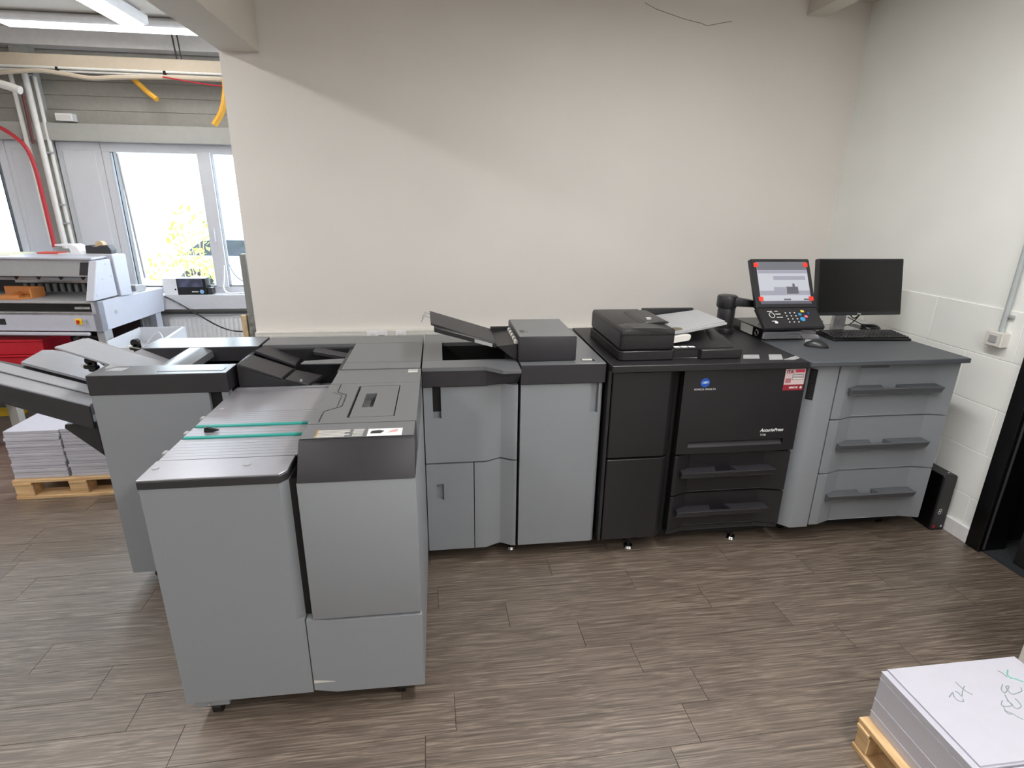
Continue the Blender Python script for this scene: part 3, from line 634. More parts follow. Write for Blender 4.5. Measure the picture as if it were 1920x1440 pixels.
# right body
part('right_body', B().box(-.79, -.4385, YF+.035, .68, .085, .90), GREY, bk)
part('door', B().box(-.793, -.438, YF, YF+.034, .395, .899, .004, 2), GREY, bk)
part('lower_panel', B().prism([(-.815, .100), (-.74, .084), (-.4388, .080), (-.4388, .386), (-.735, .386), (-.80, .397), (-.815, .397)], 'y', YF, YF+.05, .002), GREY, bk)
part('latch_mark', B().prism([(-.812, .132), (-.742, .133), (-.80, .143), (-.812, .144)], 'y', YF-.001, YF+.001), LABEL, bk, 'pale wedge shaped mark')
cv = part('front_hood', B().prism([(YF-.004, .90), (-.655, 1.006), (-.645, 1.012), (-.533, 1.012), (-.533, .90)], 'x', -.790, -.4385, .003, 2), DARK, bk)
part('hood_top', B().box(-.786, -.441, -.648, -.534, 1.0118, 1.0138, .0008), MIDG, cv)
md_ = part('middle_cover', B().holed_top(-.788, -.438, -.529, -.118, .90, 1.0135, -.672, -.513, -.482, -.149), MIDG, bk)
hb = B().holed_top(-.663, -.517, -.478, -.153, .975, 1.0132, -.634, -.594, -.386, -.240); hb.box(-.634, -.594, -.386, -.24, .975, .985)
part('hatch', hb, MIDG, md_, 'square hatch with finger hole')
part('hatch_floor', B().box(-.672, -.513, -.482, -.149, .96, .975), GAP, md_)
gr = [(-.746, -.122), (-.744, -.214), (-.706, -.248), (-.704, -.370), (-.757, -.418), (-.756, -.512)]
gb = B()
for (x0, y0), (x1, y1) in zip(gr, gr[1:]):
    dx, dy = x1-x0, y1-y0; l = math.hypot(dx, dy); ox, oy = -dy/l*.0022, dx/l*.0022
    gb.hexa([(x0-ox,y0-oy,1.013),(x1-ox,y1-oy,1.013),(x1+ox,y1+oy,1.013),(x0+ox,y0+oy,1.013),(x0-ox,y0-oy,1.0141),(x1-ox,y1-oy,1.0141),(x1+ox,y1+oy,1.0141),(x0+ox,y0+oy,1.0141)])
part('groove', gb, BLK, md_)
g2 = [(x-.016, y-.004) for x, y in gr[1:4]]
gb = B()
for (x0, y0), (x1, y1) in zip(g2, g2[1:]):
    dx, dy = x1-x0, y1-y0; l = math.hypot(dx, dy); ox, oy = -dy/l*.0015, dx/l*.0015
    gb.hexa([(x0-ox,y0-oy,1.013),(x1-ox,y1-oy,1.013),(x1+ox,y1+oy,1.013),(x0+ox,y0+oy,1.013),(x0-ox,y0-oy,1.0140),(x1-ox,y1-oy,1.0140),(x1+ox,y1+oy,1.0140),(x0+ox,y0+oy,1.0140)])
part('groove', gb, DARK, md_)
part('rear_cover', B().box(-.787, -.438, -.114, .074, .90, 1.0135, .002), MIDG, bk)
part('sticker', B().box(-.492, -.452, .018, .066, 1.0135, 1.0142), LABEL, bk, 'small white type label')
part('sticker_print', B().box(-.490, -.454, .045, .062, 1.0142, 1.0146), LTG, bk)
# instruction label on the hood
for i in range(5):
    y = -.642+i*.0115
    part('instruction_line', B().box(-.745+.001*i, -.638-random.Random(i).uniform(0, .02), y, y+.007, 1.0138, 1.0143), LABEL, cv)
    part('instruction_line', B().box(-.632, -.595-random.Random(i+9).uniform(0, .01), y+.001, y+.007, 1.0138, 1.0143), LABEL, cv)
    part('instruction_mark', B().box(-.744, -.738, y, y+.007, 1.0140, 1.0146), mat('amber print', rgb(215, 170, 90), .5), cv)
ip = part('instruction_picture', B().box(-.586, -.479, -.648, -.590, 1.0138, 1.0144), WPRINT, cv, 'white picture label')
part('picture_print', B().prism([(-.578, -.628), (-.545, -.628), (-.535, -.61), (-.55, -.603), (-.575, -.608)], 'z', 1.0143, 1.0147), DARK, ip)
part('picture_print', B().prism([(-.525, -.625), (-.495, -.618), (-.492, -.60), (-.51, -.606)], 'z', 1.0143, 1.0147), mat('pale red print', rgb(215, 160, 160), .6), ip)
# rear upper part with the open well
part('rear_deck', B().box(-1.230, -.442, .53, .695, .94, 1.017, .002), MIDG, bk)
part('side_deck', B().box(-.777, -.442, .180, .528, .94, 1.017, .0015), MIDG, bk)
part('side_deck', B().box(-.777, -.442, .078, .177, .90, 1.017, .0015), MIDG, bk)
part('rear_body', B().box(-1.230, -.80, .10, .69, .09, .82), GREY, bk)
part('well_wall', B().box(-1.23, -.775, .50, .54, .82, 1.0).box(-.80, -.775, .10, .52, .82, 1.0), BLKS, bk)
part('tray_cheek', B().prism([(-1.212, 1.028), (-1.038, .966), (-1.028, .959), (-.932, .934), (-1.212, .934)], 'y', .112, .124), BLKS, bk)
part('stack_tray', B().slab([(-1.214, .118, 1.040), (-1.036, .118, .974), (-1.036, .315, .956), (-1.214, .315, 1.028)], .016, .002), DARK, bk)
part('stack_tray', B().slab([(-1.026, .118, .967), (-.930, .118, .940), (-.905, .31, .922), (-1.026, .315, .950)], .014, .002), DARK, bk)
part('stack_tray', B().slab([(-1.212, .352, 1.036), (-1.036, .352, .964), (-1.048, .515, .955), (-1.210, .515, 1.024)], .014, .002), DARK, bk)
part('tray_step', B().slab([(-1.212, .318, 1.012), (-1.036, .318, .944), (-1.036, .354, .944), (-1.212, .354, 1.012)], .012), BLKS, bk)
part('exit_flap', B().slab([(-.975, .455, 1.002), (-.805, .395, .985), (-.805, .45, .990), (-.968, .515, 1.008)], .020, .003), DARK, bk)
part('exit_flap', B().slab([(-.993, .275, .990), (-.80, .262, .992), (-.80, .318, .999), (-.984, .315, .992)], .006, .001), MIDG, bk)
part('screw', B().cyl((-.955, .109, .962), .006, -.003, 'y', 14), LTG, bk)
for x, y in ((-1.155, -.695), (-.525, -.683), (-1.15, .55), (-.55, .55)):
    part('foot_bracket', B().box(x-.055, x+.055, y-.012, y+.05, .062, .096, .002), GREY, bk)
    cs = part('caster', B().cyl((x-.014, y+.03, .024), .024, .028, 'x'), JET, bk)
    part('caster_fork', B().box(x-.02, x+.02, y+.012, y+.045, .035, .064), BLKS, cs)
    part('bolt', B().cyl((x-.01, y-.012, .074), .005, -.004, 'y', 12), CHROME, bk)
part('plinth', B().box(-1.20, -.47, YF+.08, .62, .066, .095), GAP, bk)

# ================================================================== STACKER FINISHER (far left machine)
fs = thing('stacker_finisher', 'tall grey finisher with framed top and output trays beside the pallet', 'printer cabinet', (-1.5, .37, 0))
part('front_panel', B().box(-1.771, -1.318, .054, .10, .08, .938, .002), GREY, fs)
part('edge_strip', B().box(-1.266, -1.240, .054, .10, .08, .938), GREY, fs)
part('body', B().box(-1.770, -1.240, .09, .688, .08, .80), GREY, fs)
part('recess', B().box(-1.320, -1.264, .075, .09, .08, .937), GAP, fs)
part('inner_wall', B().box(-1.765, -1.240, .15, .19, .80, .95).box(-1.765, -1.240, .49, .53, .80, .95).box(-1.262, -1.240, .16, .52, .80, 1.0), BLKS, fs)
fbm = part('front_beam', B().box(-1.773, -1.236, .051, .185, .937, 1.021, .002), DARK, fs)
part('beam_top', B().box(-1.772, -1.237, .052, .184, 1.0205, 1.0222, .0006), MIDG, fbm)
part('top_inlay', B().slab([(-1.735, .115, 1.0232), (-1.665, .11, 1.0232), (-1.65, .155, 1.0232), (-1.71, .155, 1.0232)], .001), LTG, fbm)
part('top_ridge', B().slab([(-1.52, .09, 1.0236), (-1.26, .085, 1.0236), (-1.26, .125, 1.0236), (-1.53, .135, 1.0236)], .0014), MIDG, fbm)
rbm = part('rear_beam', B().box(-1.772, -1.236, .490, .69, .937, 1.021, .002), DARK, fs)
part('beam_top', B().box(-1.771, -1.237, .491, .689, 1.0205, 1.0222, .0006), MIDG, rbm)
part('cross_bar', B().prism([(-1.557, .975), (-1.557, 1.018), (-1.55, 1.021), (-1.488, 1.021), (-1.45, 1.004), (-1.445, .975)], 'y', .18, .492), MIDG, fs)
part('inner_ramp', B().slab([(-1.42, .20, .87), (-1.265, .20, .93), (-1.265, .48, .93), (-1.42, .48, .87)], .01), BLK, fs)
# upper output tray rising to the left
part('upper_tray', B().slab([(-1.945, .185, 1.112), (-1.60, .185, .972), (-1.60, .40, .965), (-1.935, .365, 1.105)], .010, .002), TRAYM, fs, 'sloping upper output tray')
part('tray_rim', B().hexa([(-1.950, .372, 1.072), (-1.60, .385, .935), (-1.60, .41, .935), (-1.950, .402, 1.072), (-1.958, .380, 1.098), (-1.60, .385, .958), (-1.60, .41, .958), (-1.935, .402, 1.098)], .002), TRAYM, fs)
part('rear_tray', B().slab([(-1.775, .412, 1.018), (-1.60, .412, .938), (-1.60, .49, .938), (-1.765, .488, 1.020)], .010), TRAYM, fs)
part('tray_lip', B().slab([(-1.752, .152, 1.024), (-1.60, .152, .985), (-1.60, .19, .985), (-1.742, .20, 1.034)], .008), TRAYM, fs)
# lower output tray
zlw = lambda x: .896+(-1.785-x)*.342
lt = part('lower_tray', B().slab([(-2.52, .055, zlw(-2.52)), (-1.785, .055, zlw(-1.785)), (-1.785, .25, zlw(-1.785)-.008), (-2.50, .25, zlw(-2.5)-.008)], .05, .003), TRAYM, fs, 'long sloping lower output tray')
part('tray_skirt', B().hexa([(-2.52, .050, zlw(-2.52)-.062), (-1.785, .050, zlw(-1.785)-.105), (-1.785, .06, zlw(-1.785)-.105), (-2.52, .06, zlw(-2.52)-.062), (-2.52, .050, zlw(-2.52)-.006), (-1.785, .050, zlw(-1.785)-.006), (-1.785, .06, zlw(-1.785)-.006), (-2.52, .06, zlw(-2.52)-.006)]), DARK, lt)
part('tray_step', B().slab([(-2.40, .248, zlw(-2.40)-.018), (-1.785, .248, zlw(-1.785)-.018), (-1.785, .30, zlw(-1.785)-.018), (-2.14, .30, zlw(-2.14)-.018)], .03), DARK, lt)
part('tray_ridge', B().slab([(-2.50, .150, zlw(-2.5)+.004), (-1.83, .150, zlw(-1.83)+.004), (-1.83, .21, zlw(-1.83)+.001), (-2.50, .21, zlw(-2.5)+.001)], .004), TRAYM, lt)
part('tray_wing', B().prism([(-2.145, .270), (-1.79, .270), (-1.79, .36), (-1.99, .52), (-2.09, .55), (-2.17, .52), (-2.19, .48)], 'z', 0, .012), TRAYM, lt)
wg = lt.children[-1]; 
for v in wg.data.vertices: v.co.z += zlw(v.co.x)-.006 - (v.co.y-.285)*.08
part('bracket', B().prism([(-1.775, .82), (-1.90, .812), (-1.905, .795), (-1.775, .66)], 'y', .062, .30, .003), BLKS, fs)
for (x, y, z0), lb in (((-1.815, .55, .985), 'rear'), ((-1.845, .235, .985), 'front')):
    pd = part('hold_down_flag', B().box(x-.018, x+.018, y-.012, y+.012, z0, z0+.055, .010, 2).cyl((x-.004, y+.012, z0+.052), .018, -.024, 'y', 16), JET, fs, 'black sheet hold-down flag')
    part('flag_stem', B().box(x-.045, x-.016, y-.006, y+.006, z0+.022, z0+.036, .003), OFFW, pd)
    part('flag_tip', B().hexa([(x-.03, y-.016, z0+.018), (x+.02, y-.016, z0+.010), (x+.02, y+.016, z0+.010), (x-.03, y+.016, z0+.018), (x-.03, y-.016, z0+.034), (x+.02, y-.016, z0+.026), (x+.02, y+.016, z0+.026), (x-.03, y+.016, z0+.034)], .003), JET, pd)
for x, y in ((-1.70, .14), (-1.33, .14), (-1.70, .62), (-1.33, .62)):
    part('caster', B().cyl((x-.014, y, .024), .024, .028, 'x'), JET, fs); 
part('plinth', B().box(-1.74, -1.27, .12, .65, .045, .082), GAP, fs)

# ================================================================== THINGS ON THE PAPER FEEDER
mo = thing('computer_monitor', 'black flat computer monitor on a silver stand', 'monitor', (2.0, .62, 1.02))
tl = math.atan2(.065, .30)
T = Matrix.Translation((2.005, .553, 1.124)) @ Matrix.Rotation(-tl, 4, 'X')
def tbox(x0, x1, y0, y1, z0, z1, bev=0, Tm=None):
    b = B().box(x0, x1, y0, y1, z0, z1, bev); bmesh.ops.transform(b.bm, matrix=Tm if Tm is not None else T, verts=b.bm.verts); return b
part('housing', tbox(-.262, .262, 0, .035, 0, .314, .004), BLKS, mo)
part('screen', tbox(-.253, .253, -.0012, .001, .018, .306), SCRB, mo, 'switched-off black screen')
ml = text('logo_lettering', 'DELL', .011, WPRINT, mo, (-.013, -.002, .004)); ml.matrix_parent_inverse = rootmat(mo).inverted() @ T
part('neck', B().hexa([(1.895, .605, 1.03), (1.972, .605, 1.03), (1.972, .63, 1.03), (1.895, .63, 1.03), (1.900, .60, 1.25), (1.966, .60, 1.25), (1.966, .625, 1.25), (1.900, .625, 1.25)], .002), STEEL, mo, 'silver neck')
part('stand_base', B().box(1.80, 2.075, .535, .735, 1.02, 1.030, .004), STEEL, mo, 'flat silver base')
part('cable', B().tube(spline([(1.975, .60, 1.13), (2.0, .585, 1.10), (2.02, .575, 1.115), (2.05, .60, 1.12), (2.03, .63, 1.06), (1.99, .66, 1.035)]), .0032, 6), JET, mo)
part('cable', B().tube(spline([(1.99, .62, 1.10), (2.04, .61, 1.075), (2.09, .60, 1.05), (2.115, .60, 1.025)]), .0025, 6), JET, mo)
part('cable', B().tube(spline([(1.90, .70, 1.06), (1.86, .69, 1.045), (1.82, .70, 1.03), (1.74, .72, 1.026)]), .003, 6), JET, mo)
kb = thing('keyboard', 'black computer keyboard in front of the monitor', 'keyboard', (1.965, .445, 1.02), -.06)
part('case', B().hexa([(-.222, -.083, 0), (.222, -.083, 0), (.222, .083, 0), (-.222, .083, 0), (-.220, -.080, .013), (.220, -.080, .013), (.220, .080, .024), (-.220, .080, .024)], .003), JET, kb, world=False)
b = B()
for r in range(6):
    n = 21; yy = -.068+r*.0245
    for k in range(n):
        if r == 0 and 4 <= k <= 8: continue
        x = -.212+k*.0205; z = .0135+(yy+.08)*.069
        b.box(x, x+.0165, yy, yy+.019, z, z+.006, .0015)
    if r == 0: b.box(-.212+4*.0205, -.212+8*.0205+.0165, yy, yy+.019, .0145, .0205, .0015)
ko = part('keys', b, BLKS, kb, world=False); ko['kind'] = 'stuff'
def mouse(name, label, loc, rz, m, m2, sx=1.0):
    t = thing(name, label, 'mouse', loc, rz)
    b = B().sphere((0, 0, .004), 1, (.058*sx, .031, .032), 24, 14)
    for v in b.bm.verts:
        if v.co.z < 0: v.co.z = 0
    part('shell', b, m, t, world=False)
    part('scroll_wheel', B().cyl((-.034, -.003, .026), .008, .006, 'y', 14), m2, t, world=False)
    part('button_seam', B().box(-.055, -.02, -.0006, .0006, .018, .0345), m2, t, world=False)
mouse('computer_mouse', 'black and silver mouse lying beside the binder on the slate top', (1.566, .272, 1.02), -.55, BLKS, LTG)
mouse('computer_mouse', 'plain black mouse behind the keyboard at the wall', (2.155, .625, 1.02), -.25, JET, DARK)
bd = thing('ring_binder', 'black lever arch binder lying flat under the control panel', 'binder', (1.49, .57, 1.02))
part('cover', B().box(1.358, 1.62, .432, .735, 1.021, 1.0245, .001).box(1.358, 1.60, .432, .735, 1.077, 1.0805, .001), JET, bd)
sp = part('spine', B().box(1.354, 1.358, .432, .735, 1.021, 1.0805, .001), JET, bd)
part('spine_label', B().box(1.3532, 1.3542, .52, .645, 1.028, 1.074), LABEL, sp, 'white spine label')
part('finger_ring', B().tube([(1.353, .478+.015*math.cos(a*math.pi/8), 1.05+.015*math.sin(a*math.pi/8)) for a in range(17)], .003, 6), CHROME, sp, 'metal finger ring')
part('pages', B().box(1.365, 1.585, .436, .73, 1.026, 1.058).box(1.37, 1.592, .43, .72, 1.058, 1.064), PAPER, bd)
b = B()
for i in range(6): b.box(1.366+.002*i, 1.588-.004*(i % 3), .4275+.001*(i % 2), .44, 1.027+i*.006, 1.0285+i*.006)
part('page_divider', b, LTG, bd)
part('cable_loop', B().tube(spline([(1.40, .55, 1.082), (1.43, .52, 1.11), (1.48, .50, 1.10), (1.52, .47, 1.084), (1.45, .44, 1.083)]), .002, 6), JET, bd)
b = B().slab([(1.60, .43, 1.024), (1.70, .435, 1.023), (1.735, .50, 1.026), (1.64, .53, 1.032)], .0015)
solo('loose_sheet', b, PAPER, 'crumpled white sheet between the binder and keyboard', 'paper')
pc = thing('computer_tower', 'slim black computer tower standing on the floor by the side wall', 'computer', (2.365, .28, 0))
part('case', B().box(2.322, 2.405, .085, .47, .004, .333, .003), JET, pc)
part('front_bezel', B().box(2.324, 2.403, .078, .086, .006, .331, .003), BLKS, pc)
for dz in (0, .013): part('loop_mark', B().tube([(2.350+.008*math.cos(a*math.pi/8)+.002*(dz > 0), .0772, .112+dz*1.15+.008*math.sin(a*math.pi/8)) for a in range(17)], .0013, 6), WPRINT, pc, 'white loop emblem')
part('badge', B().box(2.378, 2.388, .0765, .079, .020, .032), LABEL, pc); part('badge', B().box(2.330, 2.345, .0765, .079, .018, .034), RED, pc)
part('power_button', B().cyl((2.385, .12, .333), .006, .0015), LTG, pc)
part('foot', B().box(2.33, 2.40, .10, .12, 0, .005).box(2.33, 2.40, .42, .44, 0, .005), JET, pc)

# ---- switch box with conduit on the right wall
sw = thing('wall_switch', 'small grey switch box under a metal conduit on the white side wall', 'switch', (XW-.006, .09, 1.05))
part('box', B().box(XW-.052, XW-.006, .045, .135, 1.055, 1.128, .004), OFFW, sw)
part('rocker', B().box(XW-.056, XW-.051, .07, .11, 1.075, 1.11, .001), LTG, sw)
part('conduit', B().tube([(XW-.024, .085, 1.128), (XW-.024, .085, 2.93)], .0115, 12), mat('galvanised conduit', rgb(188, 196, 198), .4, metal=.2), sw, 'galvanised conduit tube')
part('conduit_clip', B().box(XW-.026, XW-.006, .05, .10, 1.20, 1.215, .002), LTG, sw)

# ================================================================== PALLETS WITH PAPER
def pallet(t, L, W, bw_=.112):
    """local: x along the front, y backwards; origin at the front left corner on the floor"""
    nb = 3
    for y in (0, W/2-.05, W-.10): part('bottom_board', B().box(0, L, y, y+.10, 0, .020, .002), PINE, t, world=False)
    for x in (.004, L/2-bw_/2, L-bw_-.004):
        for y in (.004, W/2-.045, W-.094): part('block', B().box(x, x+bw_, y, y+.09, .020, .088, .002), PINE, t, world=False)
    for x in (0, L/2-bw_/2, L-bw_): part('stringer_board', B().box(x, x+bw_, 0, W, .088, .103, .002), PINE, t, world=False)
    n = max(5, int(W/.12)); bw = W/n
    for i in range(n): part('top_board', B().box(-.004, L+.004, i*bw+.006, (i+1)*bw-.006, .103, .121, .002), PINE, t, world=False)
pl = thing('wooden_pallet', 'pine pallet under two paper stacks beside the finisher', 'pallet', (-2.855, .955, 0), .01)
pallet(pl, .69, .60, .098)
def stack(label, x0, x1, y0, y1, z0, z1, n, seed, jit=.004, grp=None):
    t = thing('paper_stack', label, 'paper stack', ((x0+x1)/2, (y0+y1)/2, z0), group=grp); rn = random.Random(seed); h = (z1-z0)/n
    for i in range(n):
        a, c = rn.uniform(-jit, jit), rn.uniform(-jit, jit); b = B(); xs = 8
        # slightly wavy bundle of sheets
        z = z0+i*h; top = []
        g = .0012
        P0 = [(x0+a, y0+c), (x1+a, y0+c), (x1+a, y1+c), (x0+a, y1+c)]
        b.box(x0+a, x1+a, y0+c, y1+c, z, z+h-g, .0018)
        part('sheet_bundle', b, PAPER, t)
    return t
stack('left one of the two white paper stacks on the pallet beside the finisher', -2.852, -2.560, .985, 1.42, .122, .422, 15, 3, grp='paper stacks on the far pallet')
stack('right one of the two white paper stacks on the pallet beside the finisher', -2.548, -2.255, .985, 1.42, .122, .430, 15, 5, grp='paper stacks on the far pallet')
pr_ = thing('wooden_pallet', 'pine pallet under the large paper stack by the picture edge', 'pallet', (.972, -1.052, 0), math.radians(-90)+.0)
pallet(pr_, .60, .62, .05)
rs = thing('paper_stack', 'large white paper stack with green handwriting on its top sheet', 'paper stack', (1.25, -1.2, .121))
zz = [.121, .155, .207, .288, .3135]
for i, (a, c) in enumerate(zip(zz, zz[1:])):
    part('sheet_bundle', B().box(1.008+.001*(i % 2), 1.484, -1.375, -1.055+.001*(i % 2), a, c-.0016, .0012), mat('cut paper edge', rgb(205, 205, 215), .8, var=.03, scale=400), rs)
    part('divider_sheet', B().box(1.0065, 1.4855, -1.3765, -1.0535, c-.0016, c, .0004), PAPER, rs)
part('cover_sheets', B().box(1.026, 1.484, -1.372, -1.054, .3135, .3200, .0006), PAPER, rs)
part('cover_sheets', B().box(1.06, 1.484, -1.69, -1.381, .121, .312, .001), PAPER, rs)
INKG = mat('green marker', rgb(120, 190, 170), .7); INKS = mat('grey green pen', rgb(138, 152, 153), .7)
# handwriting, x and y on the top sheet
strokes = [([(1.199, -1.124), (1.198, -1.14), (1.2, -1.157), (1.208, -1.172)], 0), ([(1.213, -1.141), (1.189, -1.158), (1.172, -1.173), (1.172, -1.161), (1.167, -1.154)], 0), ([(1.131, -1.171), (1.156, -1.158), (1.147, -1.172), (1.147, -1.185), (1.16, -1.19), (1.167, -1.181)], 0), ([(1.372, -1.1), (1.378, -1.11), (1.377, -1.126)], 0), ([(1.407, -1.102), (1.387, -1.119), (1.385, -1.132)], 1), ([(1.386, -1.128), (1.397, -1.135), (1.411, -1.147)], 1), ([(1.337, -1.149), (1.314, -1.166), (1.315, -1.177), (1.349, -1.158), (1.337, -1.159), (1.33, -1.183), (1.353, -1.182), (1.372, -1.177), (1.382, -1.166)], 0), ([(1.307, -1.183), (1.296, -1.205), (1.293, -1.228), (1.307, -1.229), (1.321, -1.219), (1.325, -1.199)], 0), ([(1.28, -1.2), (1.262, -1.214), (1.272, -1.22), (1.295, -1.218), (1.294, -1.202)], 0), ([(1.251, -1.232), (1.265, -1.242), (1.27, -1.254), (1.278, -1.264)], 0), ([(1.264, -1.216), (1.253, -1.239), (1.262, -1.246)], 0)]
for s_, k in strokes: part('pen_stroke', B().tube(spline([(x, y, .3203) for x, y in s_], 5), .0022 if k else .0014, 5), INKG if k else INKS, rs)

# ================================================================== GUILLOTINE CUTTER
cu = thing('paper_cutter', 'white guillotine paper cutter standing in front of the window', 'paper cutter', (-2.886, 2.2, 0), -.1046)
L_ = False
part('front_panel', B().box(-1.75, -.0, 0, .04, .728, .872, .004), CUTW, cu, world=L_)
part('bottom_rail', B().box(-1.75, -.095, -.03, 0, .700, .724, .006), CUTW, cu, world=L_)
part('slot', B().box(-1.75, -.055, .03, .05, .868, .940), JET, cu, 'dark slot under the table', world=L_)
part('slot_rail', B().box(-1.75, -.058, .0, .03, .850, .876, .002), STEEL, cu, world=L_)
part('corner_post', B().box(-.055, 0, 0, .06, .728, .955, .003), CUTW, cu, world=L_)
part('clamp_bar', B().box(-.195, -.08, .022, .034, .893, .912, .002), STEEL, cu, 'silver clamp bar in the slot', world=L_)
part('table', B().box(-1.75, -.005, .005, .50, .938, .955, .003), LTG, cu, world=L_)
part('side_panel', B().hexa([(-.03, 0, .728), (0, 0, .728), (0, .81, .735), (-.03, .81, .735), (-.03, 0, .956), (0, 0, .956), (0, .84, .934), (-.03, .84, .934)], .003), CUTW, cu, 'long white side panel', world=L_)
part('rear_table', B().box(-1.75, -.02, .42, .84, .920, .940, .003), CUTW, cu, world=L_)
part('cheek', B().prism([(-.04, .966), (.235, .966), (.230, 1.249), (.08, 1.246)], 'x', -.055, 0.004, .004), CUTW, cu, 'slanted white side plate', world=L_)
part('cheek', B().prism([(.262, .957), (.40, .948), (.412, 1.268), (.249, 1.280)], 'x', -.05, 0.012, .004), CUTW, cu, world=L_)
hd = part('press_head', B().prism([(.10, 1.125), (.14, 1.125), (.45, 1.10), (.45, 1.262), (.10, 1.262)], 'x', -1.75, -.05, .004), LTG, cu, world=L_)
part('top_plate', B().box(-1.75, -.03, .08, .46, 1.252, 1.268, .004), CUTW, cu, world=L_)
part('display', B().hexa([(-.158, .094, 1.138), (-.086, .094, 1.138), (-.086, .101, 1.138), (-.158, .101, 1.138), (-.130, .094, 1.233), (-.052, .094, 1.233), (-.052, .101, 1.233), (-.130, .101, 1.233)], .002), DARK, cu, 'dark display on the press head', world=L_)
part('knife_bar', B().box(-.90, -.06, .40, .42, 1.035, 1.10), STEEL, cu, world=L_)
part('throat_back', B().box(-1.75, -.06, .46, .48, .95, 1.10), DARK, cu, world=L_)
for i in range(14): part('throat_slat', B().box(-.88+i*.058, -.855+i*.058, .445, .46, .955, 1.02), LTG, cu, world=L_)
for i in range(4): part('head_hook', B().prism([(-.66+i*.165, 1.125), (-.625+i*.165, 1.125), (-.645+i*.165, 1.10)], 'y', .11, .125), JET, cu, world=L_)
part('throat_light', B().box(-.90, -.10, .25, .27, 1.075, 1.10, .004), CUTW, cu, world=L_)
sb = part('main_switch', B().box(-.192, -.142, -.008, 0, .782, .826, .003), YTAPE, cu, 'yellow main switch with red knob', world=L_)
kn_ = part('switch_knob', B().box(-.176, -.158, -.022, -.008, .790, .818, .004), RED, sb)
part('key_lock', B().cyl((-.112, 0, .812), .008, -.02, 'y', 12), CHROME, cu, world=L_)
part('key_fob', B().box(-.118, -.108, -.022, -.018, .765, .808), LTG, cu, world=L_)
part('name_plate', B().box(-.90, -.708, -.003, 0, .776, .822, .001), JET, cu, 'black name plate', world=L_)
part('side_emblem', B().cyl((0, .18, .845), .018, .002, 'x', 20), LTG, cu, world=L_)
for v_, z_ in ((.10, .96+.15), (.20, 1.12), (.0, 1.0), (.165, 1.215)): part('side_screw', B().cyl((.004, v_, z_), .005, .002, 'x', 10), LTG, cu, world=L_)
part('leg', B().box(-.075, -.02, .03, .12, 0, .73), LTG, cu, world=L_); part('leg', B().box(-1.70, -1.62, .03, .12, 0, .73), LTG, cu, world=L_)
part('leg', B().box(-.075, -.02, .70, .78, 0, .735), CUTW, cu, world=L_); part('leg', B().box(-1.70, -1.62, .70, .78, 0, .735), CUTW, cu, world=L_)
part('floor_cover', B().box(-1.75, -.10, .6, .62, .1, .70), DARK, cu, world=L_)
# things on the cutter (world placement through the cutter frame)
CM = Matrix.Translation((-2.886, 2.2, 0)) @ Matrix.Rotation(-.1046, 4, 'Z')
def cworld(b): bmesh.ops.transform(b.bm, matrix=CM, verts=b.bm.verts); return b
ts = thing('card_tray', 'white bent card tray on top of the paper cutter', 'tray', tuple(CM @ Vector((-.37, .38, 1.268))))
b = B().prism([(-.47, 1.33), (-.465, 1.343), (-.335, 1.345), (-.30, 1.325), (-.275, 1.272), (-.275, 1.269), (-.35, 1.269), (-.355, 1.278), (-.36, 1.325), (-.37, 1.33)], 'y', .33, .44, .002)
part('shell', cworld(b), WHITE, ts); part('base', cworld(B().box(-.455, -.27, .33, .44, 1.268, 1.272)), WHITE, ts)
td = thing('tape_dispenser', 'dark grey tape dispenser on top of the paper cutter', 'tape dispenser', tuple(CM @ Vector((-.16, .40, 1.268))))
part('body', cworld(B().prism([(-.262, 1.270), (-.066, 1.270), (-.062, 1.30), (-.082, 1.338), (-.14, 1.336), (-.19, 1.318), (-.21, 1.336), (-.258, 1.334)], 'y', .36, .43, .004)), DARK, td)
part('tape_roll', cworld(B().cyl((-.155, .375, 1.335), .034, .04, 'y', 24)), SKIN, td, 'roll of tan tape')
part('base', cworld(B().box(-.268, -.058, .355, .435, 1.268, 1.272)), OFFW, td)
solo('notebook', cworld(B().box(-.625, -.46, .34, .44, 1.268, 1.280, .002)), mat('red notebook', rgb(215, 85, 70), .6), 'thin red notebook on top of the paper cutter', 'notebook')
solo('paper_sheet', cworld(B().box(-1.0, -.72, .20, .44, 1.268, 1.273)), mat('pale yellow paper', rgb(235, 238, 200), .8), 'pale yellow sheet on top of the paper cutter', 'paper')
wt = thing('wooden_tray', 'orange wooden tray lying on the table of the paper cutter', 'tray', tuple(CM @ Vector((-.72, .16, .955))))
part('base', cworld(B().prism([(-.86, .06), (-.62, .06), (-.56, .11), (-.56, .24), (-.86, .24)], 'z', .955, .965, .002)), ORNG, wt)
part('rim', cworld(B().box(-.86, -.56, .235, .25, .965, 1.03, .003).box(-.572, -.56, .11, .24, .965, 1.03, .003).box(-.86, -.62, .06, .072, .965, .985)), ORNG, wt)
part('divider', cworld(B().hexa([(-.83, .10, .965), (-.72, .10, .965), (-.70, .2, .965), (-.82, .2, .965), (-.83, .10, .975), (-.72, .10, .985), (-.70, .2, 1.0), (-.82, .2, .98)], .002)), ORNG, wt)
solo('control_box', cworld(B().prism([(.52, .94), (.64, .94), (.67, .965), (.66, .985), (.60, 1.0), (.52, 1.0)], 'x', -.14, -.03, .004)), LTG, 'small grey control box on the back table of the cutter', 'control box')
